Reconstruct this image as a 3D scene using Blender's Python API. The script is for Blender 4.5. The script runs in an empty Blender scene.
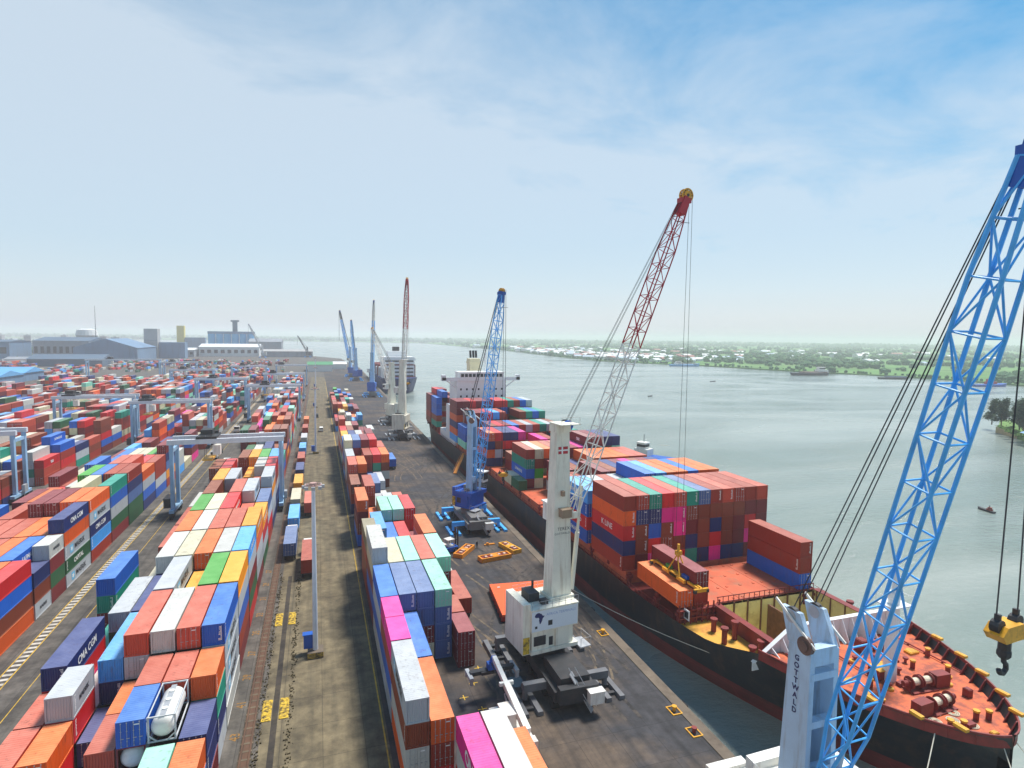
import bpy, bmesh, math, random
from mathutils import Vector, Matrix, noise
R = math.radians
S = bpy.context.scene
COL = S.collection
rnd = random.Random(11)

# ------------------------------------------------------------------ camera, sky, sun, exposure
cam_d = bpy.data.cameras.new('camera')
cam = bpy.data.objects.new('camera', cam_d); COL.objects.link(cam)
YAW, PITCH, ROLL, CAMH, FPX = R(18.2), R(4.5), R(0.7), 47.0, 592.0
cf = Vector((math.sin(YAW)*math.cos(PITCH), math.cos(YAW)*math.cos(PITCH), -math.sin(PITCH)))
cr0 = Vector((math.cos(YAW), -math.sin(YAW), 0)); cu0 = cr0.cross(cf)
cr = cr0*math.cos(ROLL) + cu0*math.sin(ROLL); cu = cu0*math.cos(ROLL) - cr0*math.sin(ROLL)
cam.matrix_world = Matrix(((cr.x, cu.x, -cf.x, 0), (cr.y, cu.y, -cf.y, 0), (cr.z, cu.z, -cf.z, CAMH), (0, 0, 0, 1)))
cam_d.sensor_width = 36; cam_d.lens = 36*FPX/1024
cam_d.clip_start = 0.5; cam_d.clip_end = 60000
S.camera = cam

SUN_DIR = Vector((0.38, 0.20, 0.90)).normalized()
SUN_EL = math.asin(SUN_DIR.z); SUN_ROT = math.atan2(SUN_DIR.x, SUN_DIR.y)
W = bpy.data.worlds.new('World'); S.world = W; W.use_nodes = True
nt = W.node_tree; N = nt.nodes; L = nt.links; N.clear()
def wn(t, **k):
    n = N.new(t)
    for a, b in k.items(): setattr(n, a, b)
    return n
out = wn('ShaderNodeOutputWorld'); bg = wn('ShaderNodeBackground')
sky = wn('ShaderNodeTexSky', sky_type='NISHITA', sun_disc=False, sun_elevation=SUN_EL, sun_rotation=SUN_ROT)
sky.air_density = 1.0; sky.dust_density = 1.2; sky.ozone_density = 2.5
hsv = wn('ShaderNodeHueSaturation'); hsv.inputs['Saturation'].default_value = 2.2; hsv.inputs['Hue'].default_value = 0.478; hsv.inputs['Value'].default_value = 1.3
L.new(sky.outputs[0], hsv.inputs['Color'])
tc = wn('ShaderNodeTexCoord'); sep = wn('ShaderNodeSeparateXYZ'); L.new(tc.outputs['Generated'], sep.inputs[0])
def math_n(op, a, b=None, c=None):
    n = wn('ShaderNodeMath', operation=op)
    for i, x in enumerate((a, b, c)):
        if x is None: continue
        if isinstance(x, (int, float)): n.inputs[i].default_value = x
        else: L.new(x, n.inputs[i])
    return n.outputs[0]
den = math_n('ADD', math_n('MAXIMUM', sep.outputs[2], 0.0), 0.22)
cx = math_n('DIVIDE', sep.outputs[0], den); cy = math_n('DIVIDE', sep.outputs[1], den)
comb = wn('ShaderNodeCombineXYZ'); L.new(cx, comb.inputs[0]); L.new(cy, comb.inputs[1])
nz = wn('ShaderNodeTexNoise'); nz.inputs['Scale'].default_value = 1.9; nz.inputs['Detail'].default_value = 10; nz.inputs['Roughness'].default_value = 0.62
nz.inputs['Distortion'].default_value = 0.35
cmp_ = wn('ShaderNodeMapping'); cmp_.inputs['Rotation'].default_value = (0,0,R(35)); cmp_.inputs['Scale'].default_value = (0.95,1.1,1); L.new(comb.outputs[0], cmp_.inputs[0]); L.new(cmp_.outputs[0], nz.inputs['Vector'])
# more cloud towards the west (-x) and near the horizon, clear blue high in the east
bias = math_n('ADD', math_n('MULTIPLY', sep.outputs[0], -0.45), math_n('MULTIPLY', sep.outputs[2], -2.3))
cl = math_n('ADD', math_n('MULTIPLY', math_n('SUBTRACT', nz.outputs[0], 0.5), 1.25), math_n('ADD', bias, 1.58))
cl = math_n('MINIMUM', math_n('MAXIMUM', cl, 0.0), 0.78)
mix = wn('ShaderNodeMix', data_type='RGBA')
L.new(cl, mix.inputs[0]); L.new(hsv.outputs[0], mix.inputs[6])
mix.inputs[7].default_value = (8.0, 8.9, 9.8, 1)
SKY_STRENGTH = 0.069
L.new(mix.outputs[2], bg.inputs[0]); bg.inputs[1].default_value = SKY_STRENGTH
L.new(bg.outputs[0], out.inputs[0])

sun_d = bpy.data.lights.new('sun', 'SUN'); sun_d.energy = 4.0; sun_d.angle = R(13); sun_d.color = (1.0, 0.955, 0.88)
sun = bpy.data.objects.new('sun', sun_d); COL.objects.link(sun)
sun.rotation_euler = SUN_DIR.to_track_quat('Z', 'Y').to_euler(); sun.location = (-200, 0, 400)
S.view_settings.view_transform = 'Standard'; S.view_settings.look = 'None'
S.view_settings.exposure = 0.45; S.view_settings.gamma = 1.0; S.view_settings.use_curve_mapping = False
S.cycles.max_bounces = 5; S.cycles.volume_bounces = 3; S.cycles.use_denoising = True

# ------------------------------------------------------------------ helpers
def lin(r, g, b):
    f = lambda c: (c/255/12.92) if c <= 10.3 else ((c/255+0.055)/1.055)**2.4
    return (f(r), f(g), f(b))

def mat(name, rgb, rough=0.55, metal=0.0, var=0.18, scale=0.6, dirt=None, dirt_amt=0.0, dirt_scale=0.5, bump=0.0, bscale=4.0, coords='Object', stretch=None, seams=None):
    m = bpy.data.materials.new(name); m.use_nodes = True
    n = m.node_tree.nodes; l = m.node_tree.links; p = n['Principled BSDF']
    p.inputs['Roughness'].default_value = rough; p.inputs['Metallic'].default_value = metal
    t = n.new('ShaderNodeTexCoord'); c = t.outputs[coords]
    if coords == 'Geo':
        pass
    nz = n.new('ShaderNodeTexNoise'); nz.inputs['Scale'].default_value = scale; nz.inputs['Detail'].default_value = 6
    l.new(c, nz.inputs['Vector'])
    mr = n.new('ShaderNodeMapRange'); mr.inputs[1].default_value = 0.3; mr.inputs[2].default_value = 0.7
    mr.inputs[3].default_value = 1-var; mr.inputs[4].default_value = 1+var
    l.new(nz.outputs[0], mr.inputs[0])
    mx = n.new('ShaderNodeVectorMath'); mx.operation = 'SCALE'; mx.inputs[0].default_value = rgb
    l.new(mr.outputs[0], mx.inputs['Scale'])
    cur = mx.outputs[0]
    if dirt:
        n2 = n.new('ShaderNodeTexNoise'); n2.inputs['Scale'].default_value = dirt_scale; n2.inputs['Detail'].default_value = 8; n2.inputs['Roughness'].default_value = 0.65
        if stretch:
            mps = n.new('ShaderNodeMapping'); mps.inputs['Scale'].default_value = stretch; l.new(c, mps.inputs[0]); l.new(mps.outputs[0], n2.inputs['Vector'])
        else: l.new(c, n2.inputs['Vector'])
        r2 = n.new('ShaderNodeMapRange'); r2.inputs[1].default_value = 0.5 if dirt_amt < 0.88 else 0.44; r2.inputs[2].default_value = 0.72 if dirt_amt < 0.88 else 0.6; r2.inputs[3].default_value = 0; r2.inputs[4].default_value = dirt_amt
        l.new(n2.outputs[0], r2.inputs[0])
        mm = n.new('ShaderNodeMix'); mm.data_type = 'RGBA'; l.new(r2.outputs[0], mm.inputs[0]); l.new(cur, mm.inputs[6]); mm.inputs[7].default_value = (*dirt, 1)
        cur = mm.outputs[2]
    if seams:     # welded plate seams on surfaces lying along y and z
        sy = n.new('ShaderNodeSeparateXYZ'); l.new(c, sy.inputs[0]); cy_ = n.new('ShaderNodeCombineXYZ'); l.new(sy.outputs[1], cy_.inputs[0]); l.new(sy.outputs[2], cy_.inputs[1])
        bk = n.new('ShaderNodeTexBrick'); bk.inputs['Scale'].default_value = 1.0; bk.inputs['Brick Width'].default_value = seams[0]; bk.inputs['Row Height'].default_value = seams[1]; bk.inputs['Mortar Size'].default_value = 0.035; bk.inputs['Mortar Smooth'].default_value = 0.6
        bk.inputs['Color1'].default_value = (1,1,1,1); bk.inputs['Color2'].default_value = (0.78,0.78,0.78,1); bk.inputs['Mortar'].default_value = (1.6,1.5,1.45,1); l.new(cy_.outputs[0], bk.inputs['Vector'])
        mu_ = n.new('ShaderNodeMix'); mu_.data_type = 'RGBA'; mu_.blend_type = 'MULTIPLY'; mu_.inputs[0].default_value = 1; l.new(cur, mu_.inputs[6]); l.new(bk.outputs[0], mu_.inputs[7]); cur = mu_.outputs[2]
    l.new(cur, p.inputs['Base Color'])
    if bump:
        n3 = n.new('ShaderNodeTexNoise'); n3.inputs['Scale'].default_value = bscale; n3.inputs['Detail'].default_value = 5; l.new(c, n3.inputs['Vector'])
        b = n.new('ShaderNodeBump'); b.inputs['Strength'].default_value = bump; l.new(n3.outputs[0], b.inputs['Height']); l.new(b.outputs[0], p.inputs['Normal'])
    return m

class MB:
    """collects geometry for one mesh object"""
    def __init__(s, T=None): s.v = []; s.f = []; s.m = []; s.T = T
    def add(s, vs, fs, m=0):
        o = len(s.v)
        s.v += [tuple(s.T @ Vector(v)) for v in vs] if s.T else [tuple(v) for v in vs]
        s.f += [tuple(i+o for i in f) for f in fs]; s.m += [m]*len(fs)
        return s
    def box(s, x0, y0, z0, x1, y1, z1, m=0):
        return s.add([(x0,y0,z0),(x1,y0,z0),(x1,y1,z0),(x0,y1,z0),(x0,y0,z1),(x1,y0,z1),(x1,y1,z1),(x0,y1,z1)],
                     [(3,2,1,0),(4,5,6,7),(0,1,5,4),(1,2,6,5),(2,3,7,6),(3,0,4,7)], m)
    def cbox(s, cx, cy, cz, dx, dy, dz, m=0): return s.box(cx-dx/2, cy-dy/2, cz-dz/2, cx+dx/2, cy+dy/2, cz+dz/2, m)
    def frustum(s, a, b, z0, z1, m=0):   # a, b = (x0,y0,x1,y1) at z0 and z1
        return s.add([(a[0],a[1],z0),(a[2],a[1],z0),(a[2],a[3],z0),(a[0],a[3],z0),(b[0],b[1],z1),(b[2],b[1],z1),(b[2],b[3],z1),(b[0],b[3],z1)],
                     [(3,2,1,0),(4,5,6,7),(0,1,5,4),(1,2,6,5),(2,3,7,6),(3,0,4,7)], m)
    def tube(s, p, q, r, n=6, m=0, r2=None, caps=True):
        p = Vector(p); q = Vector(q); d = (q-p).normalized()
        a = d.orthogonal().normalized(); b = d.cross(a); r2 = r if r2 is None else r2
        vs = []
        for k in range(n):
            t = 2*math.pi*k/n; e = a*math.cos(t)+b*math.sin(t)
            vs.append(p+e*r); vs.append(q+e*r2)
        fs = [(2*k, 2*((k+1) % n), 2*((k+1) % n)+1, 2*k+1) for k in range(n)]
        if caps: fs += [tuple(2*k for k in range(n))[::-1], tuple(2*k+1 for k in range(n))]
        return s.add(vs, fs, m)
    def bar(s, p, q, w, h, m=0, up=(0,0,1)):
        p = Vector(p); q = Vector(q); d = (q-p).normalized(); up = Vector(up)
        if abs(d.dot(up)) > 0.98: up = Vector((0,1,0))
        a = d.cross(up).normalized()*(w/2); b = a.cross(d).normalized()*(h/2)
        vs = [p-a-b, p+a-b, p+a+b, p-a+b, q-a-b, q+a-b, q+a+b, q-a+b]
        return s.add(vs, [(3,2,1,0),(4,5,6,7),(0,1,5,4),(1,2,6,5),(2,3,7,6),(3,0,4,7)], m)
    def prism(s, pts, z0, z1, m=0):
        n = len(pts)
        vs = [(x,y,z0) for x,y in pts]+[(x,y,z1) for x,y in pts]
        return s.add(vs, [tuple(range(n))[::-1], tuple(range(n,2*n))]+[(k,(k+1)%n,n+(k+1)%n,n+k) for k in range(n)], m)
    def prof(s, pts, y0, y1, m=0):        # polygon in x,z swept along y
        n = len(pts)
        vs = [(x,y0,z) for x,z in pts]+[(x,y1,z) for x,z in pts]
        return s.add(vs, [tuple(range(n)), tuple(range(n,2*n))[::-1]]+[(k,n+k,n+(k+1)%n,(k+1)%n) for k in range(n)], m)
    def ball(s, c, r, m=0, seg=8, ring=5, sz=1.0):
        vs = [(c[0],c[1],c[2]+r*sz)]
        for i in range(1, ring):
            a = math.pi*i/ring
            for k in range(seg):
                t = 2*math.pi*k/seg
                vs.append((c[0]+r*math.sin(a)*math.cos(t), c[1]+r*math.sin(a)*math.sin(t), c[2]+r*sz*math.cos(a)))
        vs.append((c[0],c[1],c[2]-r*sz)); e = len(vs)-1
        fs = [(0,1+k,1+(k+1)%seg) for k in range(seg)]
        for i in range(ring-2):
            o = 1+i*seg
            fs += [(o+k,o+seg+k,o+seg+(k+1)%seg,o+(k+1)%seg) for k in range(seg)]
        o = 1+(ring-2)*seg
        fs += [(o+k,e,o+(k+1)%seg) for k in range(seg)]
        return s.add(vs, fs, m)
    def mesh(s, name, mats, recalc=True, smooth=False):
        me = bpy.data.meshes.new(name); me.from_pydata(s.v, [], s.f)
        for x in (mats if isinstance(mats, (list, tuple)) else [mats]): me.materials.append(x)
        me.polygons.foreach_set('material_index', s.m)
        if recalc:
            bm = bmesh.new(); bm.from_mesh(me); bmesh.ops.recalc_face_normals(bm, faces=bm.faces); bm.to_mesh(me); bm.free()
        if smooth: me.polygons.foreach_set('use_smooth', [True]*len(me.polygons))
        me.update()
        return me
    def build(s, name, mats, parent=None, loc=(0,0,0), **k):
        o = bpy.data.objects.new(name, s.mesh(name, mats, **k)); COL.objects.link(o); o.location = loc
        if parent: o.parent = parent
        return o

def tag(o, label=None, cat=None, group=None, kind=None):
    if label: o['label'] = label
    if cat: o['category'] = cat
    if group: o['group'] = group
    if kind: o['kind'] = kind
    return o
def thing(name, label, cat, loc=(0,0,0), rz=0, group=None):
    o = bpy.data.objects.new(name, None); COL.objects.link(o); o.location = loc; o.rotation_euler = (0,0,rz); o.empty_display_size = 0.5
    return tag(o, label, cat, group)
def copy_obj(o, parent=None):
    c = o.copy(); COL.objects.link(c)
    if parent: c.parent = parent
    return c
def copy_tree(o, parent=None):
    c = copy_obj(o, parent)
    for ch in list(o.children): copy_tree(ch, c)
    return c
def text_mesh(body, size, extrude=0.0, bold=0.0, spacing=1.0):
    cu_ = bpy.data.curves.new('lettering', 'FONT'); cu_.body = body; cu_.size = size; cu_.align_x = 'CENTER'; cu_.align_y = 'CENTER'
    cu_.extrude = extrude; cu_.offset = bold; cu_.resolution_u = 2; cu_.space_character = spacing
    o = bpy.data.objects.new('lettering', cu_); COL.objects.link(o)
    bpy.context.view_layer.update()
    me = bpy.data.meshes.new_from_object(o, depsgraph=bpy.context.evaluated_depsgraph_get())
    bpy.data.objects.remove(o); me.materials.clear()
    return me
ORD = 'first second third fourth fifth sixth seventh eighth ninth tenth eleventh twelfth thirteenth fourteenth fifteenth sixteenth seventeenth eighteenth nineteenth twentieth'.split()
def ordw(i): return ORD[i] if i < len(ORD) else 'twenty-'+ORD[i-20]

# ------------------------------------------------------------------ ground, water, far land
GROUND_BUMP = 0.25
def ground_mat(name, rgb, dirt, amt, ds, streak=None):
    m = mat(name, rgb, rough=0.85, var=0.22, scale=0.25, dirt=dirt, dirt_amt=amt, dirt_scale=ds, bump=GROUND_BUMP, bscale=3.0)
    if streak:   # tyre and oil streaks drawn out along the lane (y)
        n = m.node_tree.nodes; l = m.node_tree.links; p = n['Principled BSDF']
        src = p.inputs['Base Color'].links[0].from_socket
        t = n.new('ShaderNodeTexCoord'); mp = n.new('ShaderNodeMapping'); mp.inputs['Scale'].default_value = (1.0, 0.035, 1)
        l.new(t.outputs['Object'], mp.inputs[0]); z = n.new('ShaderNodeTexNoise'); z.inputs['Scale'].default_value = 0.9; z.inputs['Detail'].default_value = 7
        l.new(mp.outputs[0], z.inputs['Vector'])
        mr = n.new('ShaderNodeMapRange'); mr.inputs[1].default_value = 0.48; mr.inputs[2].default_value = 0.7; mr.inputs[4].default_value = 0.6
        l.new(z.outputs[0], mr.inputs[0])
        mm = n.new('ShaderNodeMix'); mm.data_type = 'RGBA'; l.new(mr.outputs[0], mm.inputs[0]); l.new(src, mm.inputs[6]); mm.inputs[7].default_value = (*streak, 1)
        bt = n.new('ShaderNodeTexBrick'); bt.offset = 0.0; bt.inputs['Scale'].default_value = 1.0; bt.inputs['Brick Width'].default_value = 4.7; bt.inputs['Row Height'].default_value = 6.0; bt.inputs['Mortar Size'].default_value = 0.045
        bt.inputs['Color1'].default_value = (1,1,1,1); bt.inputs['Color2'].default_value = (0.86,0.86,0.86,1); bt.inputs['Mortar'].default_value = (0.55,0.55,0.55,1); l.new(t.outputs['Object'], bt.inputs['Vector'])
        sp_ = n.new('ShaderNodeTexNoise'); sp_.inputs['Scale'].default_value = 0.5; sp_.inputs['Detail'].default_value = 9; sp_.inputs['Roughness'].default_value = 0.75; l.new(t.outputs['Object'], sp_.inputs['Vector'])
        sr_ = n.new('ShaderNodeMapRange'); sr_.inputs[1].default_value = 0.36; sr_.inputs[2].default_value = 0.6; sr_.inputs[3].default_value = 0.62; sr_.inputs[4].default_value = 1.08; l.new(sp_.outputs[0], sr_.inputs[0])
        ml = n.new('ShaderNodeMix'); ml.data_type = 'RGBA'; ml.blend_type = 'MULTIPLY'; ml.inputs[0].default_value = 1.0; l.new(mm.outputs[2], ml.inputs[6]); l.new(bt.outputs[0], ml.inputs[7])
        sv = n.new('ShaderNodeVectorMath'); sv.operation = 'SCALE'; l.new(ml.outputs[2], sv.inputs[0]); l.new(sr_.outputs[0], sv.inputs['Scale'])
        l.new(sv.outputs[0], p.inputs['Base Color'])
    return m
M_YARD = ground_mat('yard_concrete', lin(98,92,84), lin(60,56,52), 0.6, 0.12, lin(70,66,60))
M_ROAD = ground_mat('road_concrete', lin(120,108,82), lin(74,64,48), 0.86, 0.16, lin(74,68,54))
M_LANE = ground_mat('lane_concrete', lin(96,91,84), lin(62,57,52), 0.7, 0.15, lin(48,45,42))
M_APRON = ground_mat('quay_asphalt', lin(62,61,64), lin(104,88,72), 0.9, 0.055, lin(34,34,37))
M_COPE = ground_mat('quay_cope', lin(108,96,82), lin(62,50,42), 0.8, 0.3)
M_WALL = mat('quay_wall', lin(58,52,46), 0.9, var=0.3, scale=0.4, dirt=lin(30,36,26), dirt_amt=0.8)
M_SCRUB = mat('scrub_land', lin(84,128,56), 0.95, var=0.35, scale=0.012, dirt=lin(120,132,86), dirt_amt=0.6, dirt_scale=0.006)
M_YEL = mat('road_paint_yellow', lin(205,165,40), 0.7, var=0.25, scale=1.5, dirt=lin(110,98,70), dirt_amt=0.8, dirt_scale=1.2)
M_WHT = mat('road_paint_white', lin(196,192,180), 0.7, var=0.2, scale=1.5, dirt=lin(110,104,92), dirt_amt=0.8, dirt_scale=1.0)
M_DARK = mat('dark_steel', lin(46,47,50), 0.6, var=0.25, scale=1.0, dirt=lin(80,62,48), dirt_amt=0.4)
M_RUBBER = mat('rubber', lin(28,28,29), 0.85, var=0.2)
M_GLASS = mat('dark_glass', lin(26,34,42), 0.12, var=0.1)
M_GALV = mat('galvanised_steel', lin(176,178,180), 0.45, 0.3, var=0.12, scale=1.0)
M_WPAINT = mat('white_paint', lin(226,224,216), 0.45, var=0.07, scale=0.8, dirt=lin(142,112,80), dirt_amt=0.5, dirt_scale=1.0, stretch=(1.3,1.3,0.2))
M_LBLUE = mat('pale_blue_paint', lin(150,188,218), 0.45, var=0.10, scale=0.6, dirt=lin(128,112,96), dirt_amt=0.45, dirt_scale=1.0, stretch=(1.3,1.3,0.16))
M_BLUE = mat('boom_blue_paint', lin(78,178,246), 0.4, var=0.10, scale=0.8, dirt=lin(60,90,120), dirt_amt=0.3)
M_BLUE2 = mat('machine_blue_paint', lin(20,86,176), 0.45, var=0.12, scale=0.8)
M_RED = mat('boom_red_paint', lin(176,26,44), 0.45, var=0.12, scale=0.8)
M_CREAM = mat('crane_cream_paint', lin(226,223,206), 0.5, var=0.08, scale=0.5, dirt=lin(138,104,66), dirt_amt=0.5, dirt_scale=1.1, stretch=(1.3,1.3,0.14))
M_ROPE = mat('wire_rope', lin(44,46,50), 0.6, var=0.1)
M_YELM = mat('machine_yellow', lin(222,160,26), 0.5, var=0.15, scale=1.0, dirt=lin(74,52,28), dirt_amt=0.6, dirt_scale=1.4)
M_ORANGE = mat('spreader_orange', lin(224,140,22), 0.5, var=0.15, scale=1.2, dirt=lin(120,60,24), dirt_amt=0.5, dirt_scale=1.2)
M_NAVYTXT = mat('navy_lettering', lin(24,36,92), 0.5, var=0.05)
M_WHTTXT = mat('white_lettering', lin(232,232,228), 0.5, var=0.05)
M_BLKTXT = mat('dark_lettering', lin(36,40,50), 0.5, var=0.05)
M_SKYTXT = mat('pale_blue_emblem', lin(96,180,220), 0.5, var=0.05)

def sheet(name, pts, z, m, depth=None):
    b = MB()
    if depth: b.prism(pts, z-depth, z)
    else: b.add([(x,y,z) for x,y in pts], [tuple(range(len(pts)))])
    o = b.build(name, m, recalc=bool(depth))
    return tag(o, kind='structure')
def QE(y): return 43.3+0.0165*y     # quay edge
PORT = [(-9500,-300),(QE(-300),-300),(QE(880),880),(44,1250),(-50,1500),(-170,1640),(-420,2100),(-900,3000),(-2200,3700),(-9500,4300)]
sheet('port_ground', PORT, 0.0, M_YARD, 7.0)
FAR = [(900,-300),(860,100),(820,330),(796,460),(789,476),(800,560),(796,634),(740,762),(693,960),(640,1060),(597,1192),(607,1446),(640,1800),(682,2232),(700,3000),(727,4300),
       (200,4700),(-1500,5200),(-9500,5600),(-9500,12800),(12500,12800),(12500,-300)]
sheet('far_shore_ground', FAR, -1.2, M_SCRUB, 5.0)
M_WATER = bpy.data.materials.new('harbour_water'); M_WATER.use_nodes = True
_n = M_WATER.node_tree.nodes; _l = M_WATER.node_tree.links; _p = _n['Principled BSDF']
_p.inputs['Base Color'].default_value = (*lin(142,154,144), 1); _p.inputs['Roughness'].default_value = 0.16; _p.inputs['IOR'].default_value = 1.333
_t = _n.new('ShaderNodeTexCoord')
_mp = _n.new('ShaderNodeMapping'); _mp.inputs['Scale'].default_value = (0.55, 1.1, 1); _mp.inputs['Rotation'].default_value = (0,0,R(25)); _l.new(_t.outputs['Object'], _mp.inputs[0])
_zc = _n.new('ShaderNodeTexNoise'); _zc.inputs['Scale'].default_value = 0.006; _zc.inputs['Detail'].default_value = 6; _zc.inputs['Distortion'].default_value = 2.0; _l.new(_mp.outputs[0], _zc.inputs['Vector'])
_cm = _n.new('ShaderNodeMix'); _cm.data_type = 'RGBA'; _cm.inputs[6].default_value = (*lin(122,136,128),1); _cm.inputs[7].default_value = (*lin(152,160,152),1)  # silt patches; the pale base also paints in reflected sky
_cr = _n.new('ShaderNodeMapRange'); _cr.inputs[1].default_value = 0.38; _cr.inputs[2].default_value = 0.62; _l.new(_zc.outputs[0], _cr.inputs[0]); _l.new(_cr.outputs[0], _cm.inputs[0]); _l.new(_cm.outputs[2], _p.inputs['Base Color'])
_rr = _n.new('ShaderNodeMapRange'); _rr.inputs[3].default_value = 0.08; _rr.inputs[4].default_value = 0.30; _rr.inputs[1].default_value = 0.38; _rr.inputs[2].default_value = 0.62; _l.new(_zc.outputs[0], _rr.inputs[0]); _l.new(_rr.outputs[0], _p.inputs['Roughness'])
_z = _n.new('ShaderNodeTexNoise'); _z.inputs['Scale'].default_value = 0.55; _z.inputs['Detail'].default_value = 8; _z.inputs['Roughness'].default_value = 0.62; _l.new(_mp.outputs[0], _z.inputs['Vector'])
_z2 = _n.new('ShaderNodeTexNoise'); _z2.inputs['Scale'].default_value = 0.018; _z2.inputs['Detail'].default_value = 4; _z2.inputs['Distortion'].default_value = 1.5; _l.new(_mp.outputs[0], _z2.inputs['Vector'])
_m2 = _n.new('ShaderNodeMapRange'); _m2.inputs[1].default_value = 0.35; _m2.inputs[2].default_value = 0.65; _m2.inputs[3].default_value = 0.35; _m2.inputs[4].default_value = 1.0; _l.new(_z2.outputs[0], _m2.inputs[0])
_h = _n.new('ShaderNodeMath'); _h.operation = 'MULTIPLY'; _l.new(_z.outputs[0], _h.inputs[0]); _l.new(_m2.outputs[0], _h.inputs[1])
_b = _n.new('ShaderNodeBump'); _b.inputs['Strength'].default_value = 0.9; _b.inputs['Distance'].default_value = 0.9; _l.new(_h.outputs[0], _b.inputs['Height']); _l.new(_b.outputs[0], _p.inputs['Normal'])
WZ = -3.2
sheet('water', [(-9500,-300),(12500,-300),(12500,12800),(-9500,12800)], WZ, M_WATER)

sheet('road', [(-7.0,-60),(7.3,-60),(7.3,700),(-7.0,700)], 0.008, M_ROAD)
sheet('yard_lane', [(-43.6,-60),(-32.5,-60),(-32.5,640),(-43.6,640)], 0.008, M_LANE)
sheet('quay_apron_ground', [(7.3,-60),(QE(-60)-1.4,-60),(QE(880)-1.4,880),(7.3,880)], 0.008, M_APRON)
QROT = -math.atan(0.0165)
b = MB(Matrix.Translation((43.3,0,0)) @ Matrix.Rotation(QROT, 4, 'Z')); b.box(-1.4,-60,-0.4,0.12,880,0.10)
tag(b.build('quay_kerb', M_COPE), kind='structure')
for k in range(0, 20):
    b = MB(Matrix.Translation((43.3,0,0)) @ Matrix.Rotation(QROT, 4, 'Z')); b.box(0.125, 34+k*14, -2.6, 0.5, 35.2+k*14, -0.1)
    tag(b.build('fender', M_RUBBER), 'black rubber fender on the quay wall facing the black ship', 'fender', 'rubber fenders on the quay wall')
b = MB(Matrix.Translation((43.3,0,0)) @ Matrix.Rotation(QROT, 4, 'Z'))
for y in range(-6, 66): b.box(0.0, y*14-7, -6.8, 0.1, y*14+6.95, -0.42)
tag(b.build('quay_wall', M_WALL), 'stained concrete quay wall above the dark water beside the black ship', 'quay wall')
# painted lines
b = MB(); b.box(6.85,-50,0.010,7.02,640,0.014)
k = 0
for y in range(40, 560, 2):           # ladder marking of the lane
    pass
tag(b.build('yellow_line_marking', M_YEL), kind='structure')
b = MB(); b.box(-41.75,-50,0.011,-41.6,600,0.015); b.box(-40.35,-50,0.011,-40.2,600,0.015)
for y in [20+1.25*i for i in range(360)]: b.box(-41.55,y,0.011,-40.4,y+0.55,0.015,1)
b.box(-36.9,-50,0.011,-36.8,600,0.015)
tag(b.build('lane_ladder_marking', [M_YEL, M_WHT]), kind='structure')
# rail trench beside the road
b = MB(); b.box(-9.0,-50,0.002,-7.6,700,0.05,0); b.box(-8.85,-50,0.05,-8.65,700,0.17,1); b.box(-7.95,-50,0.05,-7.75,700,0.17,1); b.box(-8.6,-50,0.05,-8.0,700,0.06,1)
for i in range(250): b.box(-8.97, 30+i*1.4, 0.05, -7.63, 30.3+i*1.4, 0.075, 2)
tag(b.build('crane_rail_path', [mat('ballast_dark', lin(74,66,54), 0.9, var=0.35, scale=1.2, dirt=lin(40,36,30), dirt_amt=0.8), mat('rail_rust', lin(92,64,44), 0.6, var=0.2), mat('sleeper', lin(104,92,74), 0.9, var=0.25)]), kind='structure')
# yellow bay figures painted between stacks and rail
M_SPEED = mat('yellow_black_bump', lin(216,178,50), 0.7, var=0.3, scale=2.0, dirt=lin(56,50,38), dirt_amt=0.9, dirt_scale=2.2)
for i, t in enumerate(('45','43','41','39','37','35','33','31','29','27')):
    me = text_mesh(t, 1.5, bold=0.03); me.materials.append(bpy.data.materials.get('worn_number_paint') or mat('worn_number_paint', lin(158,112,40), 0.8, var=0.35, scale=2.5, dirt=lin(84,74,58), dirt_amt=0.95, dirt_scale=2.5))
    o = bpy.data.objects.new('bay_number_marking', me); COL.objects.link(o); o.location = (-9.75, 66+i*6.4, 0.016); o.rotation_euler = (0,0,R(90)); tag(o, kind='structure')
# worn yellow ramps across the cable channel with a dark gap in the middle
def channel_ramp(y, lab):
    t = thing('cable_ramp', lab, 'ramp', (-5.6, y, 0), 0, 'yellow ramps by the rail')
    for s in (-1, 1):
        b = MB(); b.prof([(s*0.45,0.012),(s*1.6,0.012),(s*1.5,0.10),(s*0.55,0.10)], -2.2, 2.2)
        for k in range(5): b.box(min(s*0.6,s*1.4), -1.9+k*0.85, 0.10, max(s*0.6,s*1.4), -1.5+k*0.85, 0.14)
        b.build('ramp_half', M_SPEED, t)
    return t
channel_ramp(76.5, 'worn yellow ridged ramp across the dark channel, nearer the road mast base')
channel_ramp(101.5, 'smaller-looking worn yellow ramp across the dark channel, farther along the road edge')
b = MB(); b.box(-5.95,40,0.009,-5.25,120,0.013)
tag(b.build('cable_channel_path', mat('channel_black', lin(54,48,42), 0.9, var=0.4, scale=0.6, dirt=lin(90,80,60), dirt_amt=0.7)), kind='structure')
# litter and grit along the channel: uncountable
b = MB(); rr = random.Random(3)
for i in range(900):
    y = rr.uniform(60,122); x = rr.choice((-7.2,-3.9))+rr.gauss(0,0.22); s = rr.uniform(0.03,0.13)
    b.cbox(x, y, 0.02+s/2, s*rr.uniform(1,2), s*rr.uniform(1,2), s)
tag(b.build('litter', mat('litter_dark', lin(70,60,34), 0.9, var=0.6, scale=6)), 'dark grit and litter along the cable channel', kind='stuff')

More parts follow.
